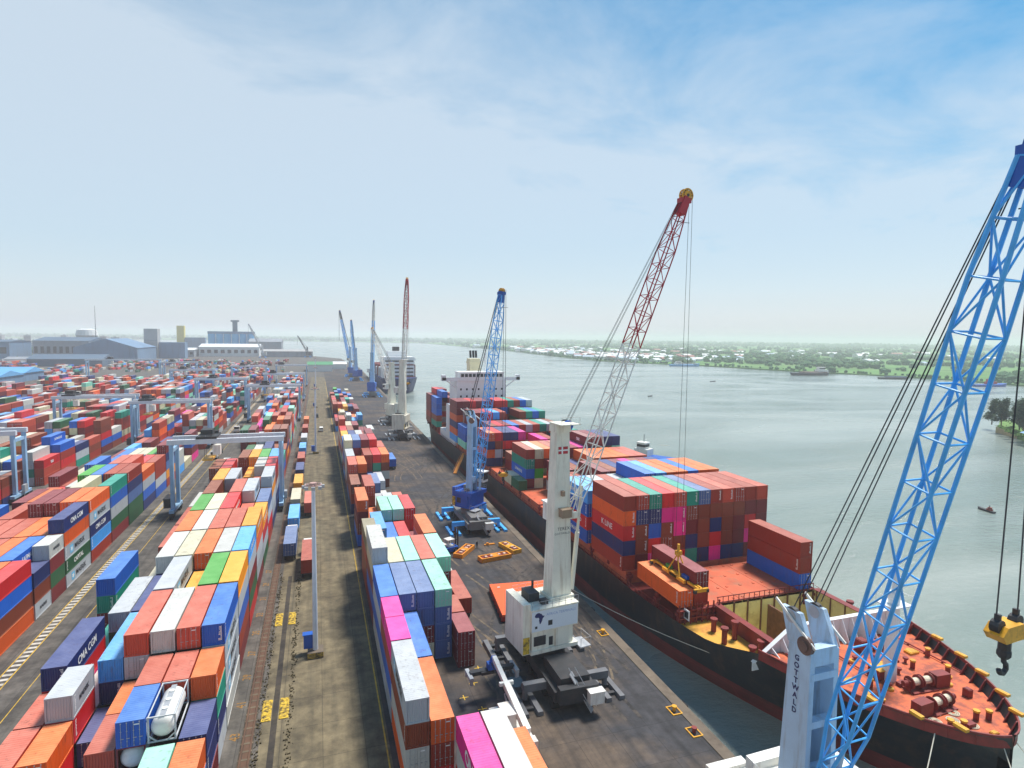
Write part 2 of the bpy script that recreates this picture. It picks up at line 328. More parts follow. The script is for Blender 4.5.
# ------------------------------------------------------------------ shipping containers
CC = {k: lin(*v) for k, v in {
 'rust red':(156,42,18), 'brown':(130,52,24), 'dark red':(116,16,26), 'red':(206,14,22), 'orange':(224,88,8), 'amber':(244,150,6),
 'blue':(8,92,190), 'navy blue':(18,38,100), 'sky blue':(64,158,232), 'grey':(176,182,186), 'white':(190,190,182), 'cream':(204,196,160),
 'green':(46,152,34), 'dark green':(22,88,50), 'teal':(4,140,116), 'mint':(136,214,184), 'magenta':(232,14,138), 'slate blue':(74,104,158), 'salmon':(186,66,42), 'olive':(128,116,84)}.items()}
def container_mat(name, attr=False):
    m = bpy.data.materials.new(name); m.use_nodes = True
    n = m.node_tree.nodes; l = m.node_tree.links; p = n['Principled BSDF']; p.inputs['Roughness'].default_value = 0.5
    if attr:
        a = n.new('ShaderNodeAttribute'); a.attribute_name = 'paint'; base = a.outputs['Color']; rv = a.outputs['Alpha']
    else:
        a = n.new('ShaderNodeObjectInfo'); base = a.outputs['Color']; rv = a.outputs['Random']
    t = n.new('ShaderNodeTexCoord')
    off = n.new('ShaderNodeVectorMath'); off.operation = 'ADD'; l.new(t.outputs['Object'], off.inputs[0])
    if not attr:
        sc = n.new('ShaderNodeVectorMath'); sc.operation = 'SCALE'; sc.inputs[0].default_value = (91, 57, 33); l.new(rv, sc.inputs['Scale']); l.new(sc.outputs[0], off.inputs[1])
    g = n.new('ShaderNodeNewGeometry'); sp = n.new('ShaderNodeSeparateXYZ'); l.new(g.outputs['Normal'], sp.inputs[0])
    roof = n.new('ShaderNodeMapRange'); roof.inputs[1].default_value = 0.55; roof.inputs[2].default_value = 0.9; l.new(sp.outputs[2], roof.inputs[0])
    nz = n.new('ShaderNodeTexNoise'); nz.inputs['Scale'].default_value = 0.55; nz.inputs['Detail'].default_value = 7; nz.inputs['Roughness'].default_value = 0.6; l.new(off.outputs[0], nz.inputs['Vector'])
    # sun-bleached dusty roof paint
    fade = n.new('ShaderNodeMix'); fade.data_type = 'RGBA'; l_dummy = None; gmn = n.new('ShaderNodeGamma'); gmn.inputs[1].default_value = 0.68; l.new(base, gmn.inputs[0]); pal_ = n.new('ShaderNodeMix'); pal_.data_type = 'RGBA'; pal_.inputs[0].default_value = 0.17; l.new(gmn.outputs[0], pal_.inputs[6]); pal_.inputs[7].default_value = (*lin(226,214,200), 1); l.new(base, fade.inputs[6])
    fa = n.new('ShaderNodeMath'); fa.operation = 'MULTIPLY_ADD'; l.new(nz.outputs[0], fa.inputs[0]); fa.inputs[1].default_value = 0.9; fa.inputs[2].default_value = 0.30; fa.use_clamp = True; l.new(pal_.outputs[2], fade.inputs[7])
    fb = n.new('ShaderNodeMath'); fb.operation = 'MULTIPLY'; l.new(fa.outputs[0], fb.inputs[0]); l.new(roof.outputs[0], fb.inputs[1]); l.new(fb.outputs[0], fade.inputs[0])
    # grime and rust runs, drawn out vertically
    mp = n.new('ShaderNodeMapping'); mp.inputs['Scale'].default_value = (1.4, 1.4, 0.25); l.new(off.outputs[0], mp.inputs[0])
    n2 = n.new('ShaderNodeTexNoise'); n2.inputs['Scale'].default_value = 1.1; n2.inputs['Detail'].default_value = 8; n2.inputs['Roughness'].default_value = 0.7; l.new(mp.outputs[0], n2.inputs['Vector'])
    r2 = n.new('ShaderNodeMapRange'); r2.inputs[1].default_value = 0.55; r2.inputs[2].default_value = 0.78; l.new(n2.outputs[0], r2.inputs[0]); wr = n.new('ShaderNodeMath'); wr.operation = 'MULTIPLY_ADD'; l.new(rv, wr.inputs[0]); wr.inputs[1].default_value = 0.75; wr.inputs[2].default_value = 0.15; l.new(wr.outputs[0], r2.inputs[4])
    gm = n.new('ShaderNodeMix'); gm.data_type = 'RGBA'; l.new(r2.outputs[0], gm.inputs[0]); l.new(fade.outputs[2], gm.inputs[6]); gm.inputs[7].default_value = (*lin(84,50,34), 1)
    vr = n.new('ShaderNodeMapRange'); vr.inputs[3].default_value = 0.86; vr.inputs[4].default_value = 1.12; l.new(nz.outputs[0], vr.inputs[0])
    fin = n.new('ShaderNodeVectorMath'); fin.operation = 'SCALE'; l.new(gm.outputs[2], fin.inputs[0]); l.new(vr.outputs[0], fin.inputs['Scale'])
    l.new(fin.outputs[0], p.inputs['Base Color'])
    return m
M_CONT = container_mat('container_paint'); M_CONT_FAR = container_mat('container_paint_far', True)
CW, CH = 2.44, 2.59
def container_body(Ln, simple=False):
    b = MB(); w = CW/2
    if simple:
        b.box(-w,0,0,w,Ln,CH); return b
    # posts and rails
    for x in (-1, 1):
        for y in (0, Ln-0.16): b.box(min(x*w,x*(w-0.16)), y, 0, max(x*w,x*(w-0.16)), y+0.16, CH)
        b.box(min(x*w,x*(w-0.07)), 0.16, 0, max(x*w,x*(w-0.07)), Ln-0.16, 0.16)
        b.box(min(x*w,x*(w-0.07)), 0.16, CH-0.13, max(x*w,x*(w-0.07)), Ln-0.16, CH-0.01)
    for y0 in (0, Ln-0.1):
        b.box(-w+0.16, y0, 0, w-0.16, y0+0.1, 0.16); b.box(-w+0.16, y0, CH-0.16, w-0.16, y0+0.1, CH-0.008)
    # corrugated sides
    n = int((Ln-0.32)/0.30); st = (Ln-0.32)/n
    for x in (-1, 1):
        vs = []; fs = []
        for i in range(n):
            y = 0.16+i*st
            for dy, d in ((0.02,0.045),(0.08,0.085),(0.17,0.085),(0.23,0.045)):
                xx = x*(w-0.085+ (0.085-d)); vs += [(x*(w-0.005-(d-0.045)*0+ (-0.05 if d > 0.06 else -0.012)), y+dy*st/0.30, 0.16), (x*(w-0.005+(-0.05 if d > 0.06 else -0.012)), y+dy*st/0.30, CH-0.13)]
        k = len(vs)//2
        for i in range(k-1): fs.append((2*i, 2*i+2, 2*i+3, 2*i+1) if x > 0 else (2*i+1, 2*i+3, 2*i+2, 2*i))
        b.add(vs, fs)
    # ends
    for y0, sgn in ((0.05, 1), (Ln-0.05, -1)):
        vs = []; fs = []; m_ = 9; sx = (CW-0.32)/m_
        for i in range(m_):
            for dx, d in ((0.1,0),(0.3,0.04),(0.6,0.04),(0.8,0)):
                vs += [(-w+0.16+(i+dx)*sx, y0+sgn*d, 0.16), (-w+0.16+(i+dx)*sx, y0+sgn*d, CH-0.16)]
        k = len(vs)//2
        for i in range(k-1): fs.append((2*i, 2*i+2, 2*i+3, 2*i+1) if sgn > 0 else (2*i+1, 2*i+3, 2*i+2, 2*i))
        b.add(vs, fs)
    # roof panels with shallow cross ribs
    vs = []; fs = []; n = int((Ln-0.2)/0.34); st = (Ln-0.2)/n
    for i in range(n):
        for dy, z in ((0.0,CH-0.012),(0.1,CH-0.035),(0.5,CH-0.035),(0.6,CH-0.012)):
            y = 0.1+(i+dy)*st; vs += [(-w+0.07, y, z), (w-0.07, y, z)]
    vs += [(-w+0.07, Ln-0.1, CH-0.012), (w-0.07, Ln-0.1, CH-0.012)]
    for i in range(len(vs)//2-1): fs.append((2*i, 2*i+1, 2*i+3, 2*i+2))
    b.add(vs, fs)
    b.box(-w+0.07, 0.1, 0.06, w-0.07, Ln-0.1, 0.14)
    return b
ME_BODY = {40: container_body(12.19).mesh('container_body_long', M_CONT, recalc=False), 20: container_body(6.06).mesh('container_body_short', M_CONT, recalc=False)}
CL = {40: 12.19, 20: 6.06}
def door_mesh():
    b = MB(); w = CW/2-0.17
    for s in (-1, 1):
        b.box(min(s*0.02,s*w), -0.0, 0.18, max(s*0.02,s*w), 0.045, CH-0.17)
        for z in (0.75, 1.3, 1.85): b.box(min(s*0.08,s*(w-0.06)), -0.015, z, max(s*0.08,s*(w-0.06)), 0.0, z+0.09)
        for x in (0.28, 0.78):
            b.tube((s*x, -0.04, 0.1), (s*x, -0.04, CH-0.08), 0.022, 5, 1)
            b.box(s*x-0.06, -0.06, 0.9, s*x+0.24, -0.03, 0.96, 1)
            for z in (0.14, 0.6, 1.6, CH-0.2): b.box(s*x-0.05, -0.05, z, s*x+0.05, 0.0, z+0.07, 1)
    b.box(0.3, -0.006, 2.12, 0.8, -0.002, 2.24, 2)
    return b.mesh('container_doors', [M_CONT, M_GALV, M_WHTTXT])
ME_DOOR = door_mesh()
def mark_mesh(k):
    b = MB(); r_ = random.Random(k); pts = [(0.0, 0.45)]; z = 0.45      # one comb-shaped patch: figures down the corner post
    while z < 2.15:
        w_ = 0.10+0.28*r_.random(); pts += [(w_, z), (w_, z+0.09), (0.03, z+0.09), (0.03, z+0.16)]; z += 0.16
    pts += [(0.0, z)]
    b.add([(-0.004, y, z_) for y, z_ in pts], [tuple(range(len(pts)))])
    return b.mesh('container_marking', M_WHTTXT, recalc=False)
ME_MARK = [mark_mesh(k) for k in range(3)]
def letters(body, size, m, bold=0.02, star=None):
    me = text_mesh(body, size, bold=bold); me.materials.append(m)
    if star:   # square emblem with a white seven-pointed star before the word
        xs = [v.co.x for v in me.vertices]; x0 = min(xs)-1.5
        b = MB(); b.add([(x0-0.75,-0.75,0),(x0+0.75,-0.75,0),(x0+0.75,0.75,0),(x0-0.75,0.75,0)], [(0,1,2,3)], 1)
        pts = [(x0+math.cos(math.pi*k/7+math.pi/2)*(0.62 if k%2 == 0 else 0.27), math.sin(math.pi*k/7+math.pi/2)*(0.62 if k%2 == 0 else 0.27), 0.004) for k in range(14)]
        b.add(pts, [tuple(range(14))], 2)
        off = len(me.vertices); bm = bmesh.new(); bm.from_mesh(me)
        vv = [bm.verts.new(v) for v in b.v]
        for f, mi in zip(b.f, b.m):
            bm.faces.new([vv[i] for i in f]).material_index = mi
        for v in bm.verts: v.co.x += 0.9
        bm.to_mesh(me); bm.free(); me.materials.append(M_SKYTXT); me.materials.append(M_WHTTXT)
    return me
LET = {'maersk': letters('MAERSK', 1.35, M_BLKTXT, 0.03, True), 'maersk20': letters('MAERSK', 0.75, M_BLKTXT, 0.02),
       'cma': letters('CMA CGM', 1.3, M_WHTTXT, 0.03), 'safmarine': letters('SAFMARINE', 1.15, M_WHTTXT, 0.02), 'kline': letters("K LINE", 1.45, M_WHTTXT, 0.015),
       'one': letters('ONE', 2.0, M_WHTTXT, 0.06), 'evergreen': letters('EVERGREEN', 1.05, M_WHTTXT, 0.03), 'capital': letters('CAPITAL', 1.2, M_WHTTXT, 0.03),
       'tex': letters('tex', 1.6, M_WHTTXT, 0.04), 'hsud': letters('HAMBURG SÜD', 1.0, M_WHTTXT, 0.03), 'msc': letters('MSC', 1.6, M_BLKTXT, 0.05)}
WORDS = {'maersk':'MAERSK','maersk20':'MAERSK','cma':'CMA CGM','safmarine':'SAFMARINE','kline':'K LINE'}
BR = {'grey':['maersk']*4, 'white':['maersk']*2+[None]*2, 'navy blue':['cma','cma',None], 'blue':['safmarine',None,None], 'sky blue':['safmarine',None], 'red':['hsud','tex',None],
      'dark red':[None,None,'tex'], 'magenta':['one'], 'dark green':['capital','evergreen'], 'green':['evergreen'], 'teal':[None], 'orange':[None], 'amber':[None,'hsud']}
CONTS = []; OCC = {}
def put(reg, bay, row, tier, x, y, z, Ln, col, brand='auto', half=None, kind='box', door=None):
    """one container: x = middle of its width, y = near end, z = bottom"""
    if brand == 'auto': brand = rnd.choice(BR.get(col, [None]))
    if Ln == 20 and brand: brand = 'maersk20' if brand == 'maersk' else None
    if door is None: door = rnd.random() < 0.5
    c = dict(reg=reg, bay=bay, row=row, tier=tier, x=x, y=y, z=z, L=Ln, col=col, brand=brand, half=half, kind=kind, door=door, top=False)
    CONTS.append(c); OCC[(reg, bay, row, tier, half if half is not None else 0)] = c
    if half is None: OCC[(reg, bay, row, tier, 1)] = c
    return c
PAL = ['rust red']*9+['brown']*6+['dark red']*6+['salmon']*5+['red']*4+['orange']*5+['amber']*2+['blue']*5+['navy blue']*5+['sky blue']*3+['grey']*7+['white']*5+['cream']*4+['green']*2+['dark green']*2+['teal']*2+['mint']*2+['magenta']*1+['slate blue']*3
FARPAL = ['rust red']*9+['brown']*5+['dark red']*7+['salmon']*4+['red']*4+['orange']*3+['blue']*4+['navy blue']*4+['sky blue']*2+['grey']*7+['white']*5+['cream']*3+['dark green']*2+['teal']*2+['mint']*1+['magenta']*1
TZ = 2.60
AX0, APX = -10.85, 2.63           # right edge of row 0, row pitch
def a_x(r): return AX0-APX*r-CW/2
def a_y(bay): return 74.5+12.75*(bay-1)
def stack(reg, bay, row, x, y, z0, n, tops=(), Ln=40, pal=PAL, half=None, brands=None, kindtop='box', doors=None):
    """n tiers; tops = colours from the top down"""
    for t in range(n):
        k = n-1-t
        col = tops[k] if k < len(tops) else rnd.choice(pal)
        br = brands[k] if brands and k < len(brands) else 'auto'
        put(reg, bay, row, t, x, y, z0+t*TZ, Ln, col, br, half, kindtop if k == 0 else 'box', doors)
# block A: the block beside the rail.  (row: tiers, colours from the top down)
A_TAB = {
 1: {0:(5,'blue','grey','grey','grey','white'), 1:(5,'salmon','red'), 2:(5,'white','grey'), 3:(5,'salmon','grey'), 4:(4,'sky blue','navy blue'), 5:(2,'white','dark green'), 6:(4,'navy blue','red','magenta')},
 2: {0:(5,'amber','grey','blue','rust red','dark red'), 1:(5,'green','amber'), 2:(4,'amber','navy blue'), 3:(5,'grey','white'), 4:(4,'navy blue','grey'), 5:(4,'grey','dark green'), 6:(2,'teal','dark red')},
 3: {0:(5,'sky blue','grey','dark red','dark green','red'), 1:(5,'white','brown'), 2:(5,'orange','brown'), 3:(5,'cream','grey'), 4:(5,'white','navy blue'), 5:(3,'cream','teal'), 7:(4,'blue','teal')},
 4: {0:(5,'amber','orange','grey','grey','dark red'), 1:(5,'salmon','rust red'), 2:(5,'salmon','grey'), 3:(5,'white','grey'), 4:(5,'orange','amber'), 5:(4,'salmon','dark red')},
 5: {0:(4,'amber','red','grey'), 1:(4,'salmon','blue'), 2:(5,'red','red'), 3:(5,'cream','grey'), 4:(5,'green','green'), 5:(4,'rust red','dark red')},
 6: {0:(4,'slate blue','grey','red'), 1:(5,'grey','white'), 2:(5,'salmon','dark red'), 3:(3,'brown','rust red'), 4:(5,'brown','brown'), 5:(4,'white','rust red')},
 7: {0:(5,'grey','amber','grey'), 1:(4,'salmon','orange'), 2:(3,'grey','white'), 3:(5,'grey','grey'), 4:(5,'amber','amber'), 5:(3,'dark red','red')},
 8: {0:(5,'red','rust red'), 1:(5,'white','grey'), 2:(4,'amber','amber'), 3:(3,'brown','navy blue'), 4:(5,'red','red'), 5:(5,'brown','brown')},
 9: {0:(5,'sky blue','grey'), 1:(5,'green','white'), 2:(5,'amber','amber'), 3:(5,'brown','dark red'), 4:(4,'salmon','red'), 5:(3,'grey','navy blue')},
}
for bay in range(-1, 36):
    for row in range(0, 8):
        if bay == -1:
            tab = {0:(3,'orange'),1:(3,'mint'),2:(2,'blue'),3:(1,'grey'),4:(1,'white'),5:(2,'rust red')}.get(row)
            if not tab: continue
            stack('A', bay, row, a_x(row), a_y(bay), 0.02, tab[0], tab[1:]); continue
        if bay == 0:
            fr = {0:(3,'navy blue','navy blue','dark red'),1:(4,'white','blue','navy blue'),2:(4,'blue','dark red'),3:(3,'salmon','rust red'),4:(1,'grey'),5:(3,'orange','red'),6:(3,'salmon','rust red')}.get(row)
            bk = {0:(4,'orange','teal','navy blue','grey'),1:(4,'salmon','brown'),2:(4,'salmon','grey'),3:(3,'orange','rust red'),4:(2,'navy blue'),5:(4,'grey','red','red','white'),6:(3,'salmon','rust red')}.get(row)
            if fr:
                k0 = 'tank' if row == 1 else 'box'
                stack('A', 0, row, a_x(row), a_y(0), 0.02, fr[0], fr[1:], 20, half=0, kindtop=k0)
                if row == 2: CONTS[-2]['kind'] = 'tank'; CONTS[-2]['col'] = 'dark red'
            if bk: stack('A', 0, row, a_x(row), a_y(0)+6.25, 0.02, bk[0], bk[1:], 20, half=1)
            continue
        if bay in A_TAB:
            e = A_TAB[bay].get(row)
            if e: stack('A', bay, row, a_x(row), a_y(bay), 0.02, e[0], e[1:])
            continue
        if row > 5: continue
        n = rnd.choice((3,4,4,5,5,5)) if bay % 7 else rnd.choice((0,1,2,3))
        if bay in (11, 12): n = rnd.choice((1,2,2,3))
        if n: stack('A', bay, row, a_x(row), a_y(bay), 0.02, n, (), 40, pal=PAL+['grey','white','salmon','red','grey','white'])
# block B, left of the painted lane
BX0 = -44.3
def b_x(r): return BX0-APX*r-CW/2
B_TAB = {
 -3:{0:(3,'red','blue','rust red'),1:(2,'orange')},
 -2:{0:(4,'red','blue','brown','orange'),1:(4,'orange'),2:(4,'salmon')},
 -1:{0:(3,'navy blue','brown','grey'),1:(4,'blue','brown','grey','grey'),2:(4,'orange','rust red'),3:(4,'salmon','rust red'),4:(4,'salmon'),5:(4,'rust red')},
 0:{0:(5,'navy blue','orange','grey','dark green','grey'),1:(4,'orange','rust red'),2:(4,'orange','rust red'),3:(4,'salmon','rust red'),4:(4,'salmon'),5:(4,'salmon')},
 1:{0:(5,'orange','grey','navy blue','sky blue','rust red'),1:(5,'orange','brown'),2:(5,'dark red','dark red'),3:(5,'dark red','rust red'),4:(3,'cream','white'),5:(4,'salmon')},
 2:{0:(5,'teal','blue','grey','dark green','dark red'),1:(4,'olive','brown'),2:(5,'cream','grey'),3:(4,'white','grey'),4:(3,'orange','sky blue'),5:(4,'orange')},
 3:{0:(5,'rust red','navy blue','slate blue','dark green','dark green'),1:(5,'rust red','rust red'),2:(5,'blue','blue'),3:(5,'green','dark green'),4:(4,'white'),5:(3,'cream')},
 4:{0:(4,'orange','grey','blue','navy blue'),1:(5,'salmon','brown'),2:(5,'salmon','brown'),3:(4,'grey','white'),4:(5,'blue','blue'),5:(3,'amber')},
 5:{0:(4,'rust red','rust red','grey','blue'),1:(4,'red','red','navy blue'),2:(4,'navy blue','slate blue'),3:(4,'white','grey'),4:(4,'blue'),5:(3,'white')},
 6:{0:(5,'dark red','navy blue'),1:(4,'green','brown'),2:(4,'cream','grey'),3:(4,'cream','white'),4:(4,'blue','sky blue')},
}
for bay in range(-3, 42):
    for row in range(0, 8):
        y = 125.5+12.75*bay
        if bay in B_TAB:
            e = B_TAB[bay].get(row)
            if e is None and bay >= -1: e = (rnd.choice((2,3,3,4)),)
            if e:
                if bay == -1 and row == 0:
                    stack('B', bay, row, b_x(row), y+0.1, 0.02, 3, ('navy blue','brown','grey'), 20, half=0)
                    stack('B', bay, row, b_x(row), y+6.3, 0.02, 4, ('white','dark red','dark green','dark red'), 20, half=1)
                else: stack('B', bay, row, b_x(row), y, 0.02, e[0], e[1:])
            continue
        n = rnd.choice((1,2,2,3,3,3,4)) if (bay//5) % 2 else rnd.choice((3,3,4,4,5))
        if bay in (10, 11, 20, 21) and row < 5: n = rnd.choice((0,0,1,2))
        if n: stack('B', bay, row, b_x(row), y, 0.02, n, (), 40, pal=FARPAL)
# blocks further west
def block(reg, x0, y0, nb, nrow, lo, hi, gaps=(), pal=FARPAL):
    for bay in range(nb):
        h = rnd.choice((lo, hi, hi)) if rnd.random() < 0.85 else lo
        for row in range(nrow):
            if bay in gaps and rnd.random() < 0.8: continue
            n = max(0, h+rnd.choice((-1,0,0,0,0,1)) if rnd.random() < 0.93 else 1)
            n = min(n, 5)
            if n: stack(reg, bay, row, x0-APX*row-CW/2, y0+12.75*bay, 0.02, n, (), 40, pal=pal)
block('C', -80, 112, 40, 8, 3, 5, (7, 19, 29))
block('D', -114, 160, 34, 8, 3, 4, (9, 20))
block('E', -148, 210, 30, 8, 3, 4, (5, 17))
block('F', -182, 250, 27, 8, 2, 4, (8,))
block('G', -216, 300, 17, 8, 2, 3, (6,))
block('H', -330, 640, 12, 10, 3, 5, ())
block('I', -13, 540, 8, 6, 2, 3, (3,))
rj = random.Random(77)
for i in range(2600):     # clutter of boxes on the ground out towards the mills
    y = 660+rj.random()*430; x = -40-rj.random()*520*(0.6+y/1400)
    if noise.noise(Vector((x*0.02, y*0.012, 4.2))) < -0.05: continue
    if -350 < x < -250 and y < 720: continue
    if -375 < x < -280 and 950 < y < 1020: continue
    put('J', i, 0, 0, round(x/2.7)*2.7, round(y/12.8)*12.8, 0.02, 40, rj.choice(FARPAL), None)
    if rj.random() < 0.6: put('J', i, 0, 1, round(x/2.7)*2.7, round(y/12.8)*12.8, 0.02+TZ, 40, rj.choice(FARPAL), None)
# the row between the road and the quay asphalt
QX0, QPX = 7.95, 2.6
def q_x(c): return QX0+QPX*c+CW/2
Q_TAB = {   # bay: y, {col: (tiers, colours)}
 0:(45.0,{2:(3,'magenta','white','rust red'),3:(3,'white','cream'),4:(2,'orange','amber')}),
 1:(57.2,{0:(4,'grey','brown','white','orange'),1:(3,'orange','rust red','red')}),
 2:(69.7,{1:(3,'blue','slate blue','grey')}),
 3:(82.2,{0:(4,'blue','grey','blue','white'),1:(4,'slate blue','dark red'),2:(4,'slate blue','slate blue','dark red'),3:(4,'mint','slate blue','slate blue','slate blue'),}),
 4:(94.8,{0:(5,'white','cream','dark red'),1:(4,'cream','grey'),2:(4,'mint','teal'),3:(4,'salmon','brown'),4:(4,'mint','dark red','rust red')}),
 5:(107.6,{0:(4,'olive','rust red','brown','rust red'),1:(1,'grey'),2:(1,'white'),4:(4,'orange','brown','amber','brown')}),
 6:(120.4,{0:(0,),1:(3,'sky blue','dark red','rust red'),2:(2,'blue','blue'),3:(2,'red','sky blue'),4:(1,'dark red')}),
 7:(133.2,{0:(4,'orange','dark red','brown'),1:(2,'orange','grey'),2:(3,'mint','teal'),3:(3,'mint','teal'),4:(3,'red','red')}),
 8:(146.0,{1:(4,'rust red','brown','teal'),2:(2,'grey','white'),3:(2,'grey'),4:(2,'salmon')}),
 9:(158.8,{0:(3,'brown','rust red'),2:(3,'slate blue','navy blue'),3:(1,'white')}),
 10:(171.6,{0:(4,'salmon','dark red','dark red'),1:(4,'orange','dark red'),2:(1,'grey'),3:(2,'grey','navy blue')}),
 11:(184.4,{0:(4,'grey','white','grey'),1:(3,'magenta','grey'),2:(4,'rust red','dark red'),3:(4,'red','teal'),4:(4,'orange','brown')}),
 12:(197.2,{0:(5,'cream','white'),1:(5,'slate blue','dark red'),2:(5,'dark red','dark red'),3:(5,'red','dark red'),4:(4,'salmon','brown')}),
}
for bay, (y, cols) in Q_TAB.items():
    for c, e in cols.items():
        if not e[0]: continue
        stack('Q', bay, c, q_x(c), y, 0.02, e[0], e[1:])
for hf in (0, 1):
    stack('Q', 2, 0, q_x(0), 69.7+hf*6.2, 0.02, 4, ('magenta','rust red','blue','grey'), 20, half=hf)
    stack('Q', 3, 4, q_x(4)+0.1, 79.0+hf*6.4, 0.02, 2, ('rust red' if hf else 'dark red','dark red'), 20, half=hf)
for bay in range(13, 33):
    y = 210+12.8*(bay-13)
    for c in range(5):
        n = rnd.choice((3,4,4,5)) if bay in (13,14,15,16) else rnd.choice((0,1,2,3,3))
        if bay in (17, 18, 19): n = 0
        if bay in (20,21): n = rnd.choice((2,3))
        if n: stack('Q', bay, c, q_x(c), y, 0.02, n, (), 40, pal=PAL if bay != 16 else ['orange','cream','salmon','dark red'])
# big ship
SX0, SPX, SZ0, STZ = 49.55, 2.525, 6.95, 2.62
def s_x(c): return SX0+SPX*c+CW/2
def sstack(bay, c, y, n, tops=(), Ln=40, half=None, z0=SZ0, brands=None):
    for t in range(n):
        k = n-1-t
        col = tops[k] if k < len(tops) else rnd.choice(PAL)
        put('S', bay, c, t, s_x(c), y, z0+t*STZ, Ln, col, brands[k] if brands and k < len(brands) else 'auto', half)
SB = [73.4+14.3*0]+[88.5+14.3*i for i in range(10)]+[257.0, 271.0]
rowsA = [  # top tier first, 12 columns from the quay side
 ['rust red','rust red','teal','red','salmon','teal','slate blue','rust red','salmon','rust red','rust red','salmon'],
 ['orange','navy blue','navy blue','magenta','magenta','brown','brown','brown','brown','brown','dark red','dark red'],
 ['red','brown','blue','brown','magenta','dark red','brown','navy blue','brown','dark red','red','dark red'],
 ['navy blue','brown','red','brown','brown','navy blue','brown','red','brown','dark red','magenta','red'],
 ['rust red','dark red','magenta','dark red','red','teal','navy blue','magenta','navy blue','navy blue','dark red','brown']]
for c in range(12):
    sstack(1, c, SB[1], 5, [rowsA[k][c] for k in range(5)], brands=[None,None,'kline' if c == 0 else None,None,None])
put('S', 0, 0, 0, 50.8+CW/2, 73.4, SZ0, 40, 'orange', None)
for t, col in enumerate(('rust red','dark red')): put('S', 0, 1, t, 53.45+CW/2, 73.4, SZ0+t*STZ, 40, col, None)
for t, col in enumerate(('blue','rust red','rust red')): put('S', 0, 9, t, 73.2+CW/2, 73.4, SZ0+t*STZ, 40, col, None)
def ship_bay(bay, spec):
    for c, n, tops in spec: sstack(bay, c, SB[bay], n, tops)
ship_bay(2, [(0,4,('sky blue','blue','red','blue')),(1,4,('sky blue','red')),(2,4,('grey','brown')),(3,4,('rust red',)),(4,4,('grey',)),(5,5,('blue','blue')),(6,5,('sky blue','blue')),(7,5,('orange',)),(8,5,('orange',)),(9,5,('blue',)),(10,5,('orange',)),(11,5,('orange',))])
ship_bay(3, [(2,3,('rust red','navy blue')),(3,3,('rust red','brown')),(4,4,('dark red',)),(5,4,('brown',)),(6,4,('navy blue','rust red')),(7,4,('dark red',)),(8,4,('magenta','navy blue')),(9,4,('brown',)),(10,4,('dark red',)),(11,4,('navy blue',))])
ship_bay(4, [(3,3,('dark red','rust red')),(4,3,('brown',)),(5,3,('navy blue','red')),(6,4,('orange','dark red')),(7,4,('orange','brown')),(8,4,('orange','dark red')),(9,4,('orange','navy blue')),(10,4,('salmon','dark red')),(11,4,('salmon','brown'))])
ship_bay(5, [(1,4,('rust red','teal','blue','dark red')),(2,4,('cream','brown')),(3,4,('orange','dark red')),(4,4,('rust red','dark red')),(5,4,('rust red','brown')),(6,4,('dark red','red')),(7,4,('magenta','dark red')),(8,5,('dark red','navy blue')),(9,5,('dark red',)),(10,5,('navy blue',)),(11,5,('navy blue',))])
put('S', 5, 0, 0, s_x(0), SB[5]-1.5, SZ0, 20, 'dark green', None, 0); put('S', 5, 0, 0, s_x(0), SB[5]+4.7, SZ0, 20, 'cream', None, 1)
ship_bay(6, [(2,2,('brown','dark red')),(3,2,('red','blue')),(4,3,('grey','rust red')),(5,3,('dark red',)),(6,3,('rust red',)),(7,3,('magenta','blue')),(8,3,('grey','sky blue')),(9,4,('orange',)),(10,4,('brown',)),(11,4,('dark red',))])
ship_bay(7, [(0,4,('orange','navy blue','orange','navy blue')),(1,4,('red','brown','grey','navy blue')),(2,4,('navy blue','red','red','brown')),(3,4,('navy blue','red','red','dark red')),(4,4,('magenta','red','dark red','rust red')),(7,3,('magenta','blue')),(8,3,('rust red','blue')),(10,4,('red',)),(11,4,('teal',))])
ship_bay(8, [(0,2,('orange','blue')),(1,3,('dark red',)),(2,4,('brown','rust red')),(3,4,('red','dark red')),(4,4,('dark red',)),(5,4,('blue','brown')),(6,4,('rust red',)),(7,4,('grey','red')),(8,4,('salmon',)),(9,4,('teal',)),(10,4,('grey',)),(11,4,('brown',))])
ship_bay(9, [(0,3,('blue','blue')),(1,5,('dark red','dark red','dark red')),(2,5,('dark red','dark red')),(3,5,('red','dark red')),(4,5,('sky blue','dark red')),(5,5,('rust red','brown')),(8,5,('brown','dark green','dark green')),(9,5,('teal','dark green')),(10,5,('blue','brown')),(11,5,('teal','brown'))])
ship_bay(10, [(0,6,('dark red','dark red','orange','navy blue','orange')),(1,6,('dark red','dark red','navy blue')),(2,6,('red','dark red')),(3,6,('dark red','dark red')),(4,6,('dark red',)),(6,6,('red','navy blue','dark red')),(7,6,('red','blue')),(8,6,('teal','navy blue')),(9,6,('rust red','grey')),(10,6,('blue','dark red')),(11,6,('grey','dark red'))])
ship_bay(11, [(0,5,('blue','blue','blue')),(1,6,('blue','dark red')),(2,5,('dark red',)),(3,4,('red',))])
ship_bay(12, [(0,5,('dark red','dark red','dark red')),(1,6,('red','dark red')),(2,6,('dark red',)),(3,4,('blue',)),(4,5,('rust red',))])
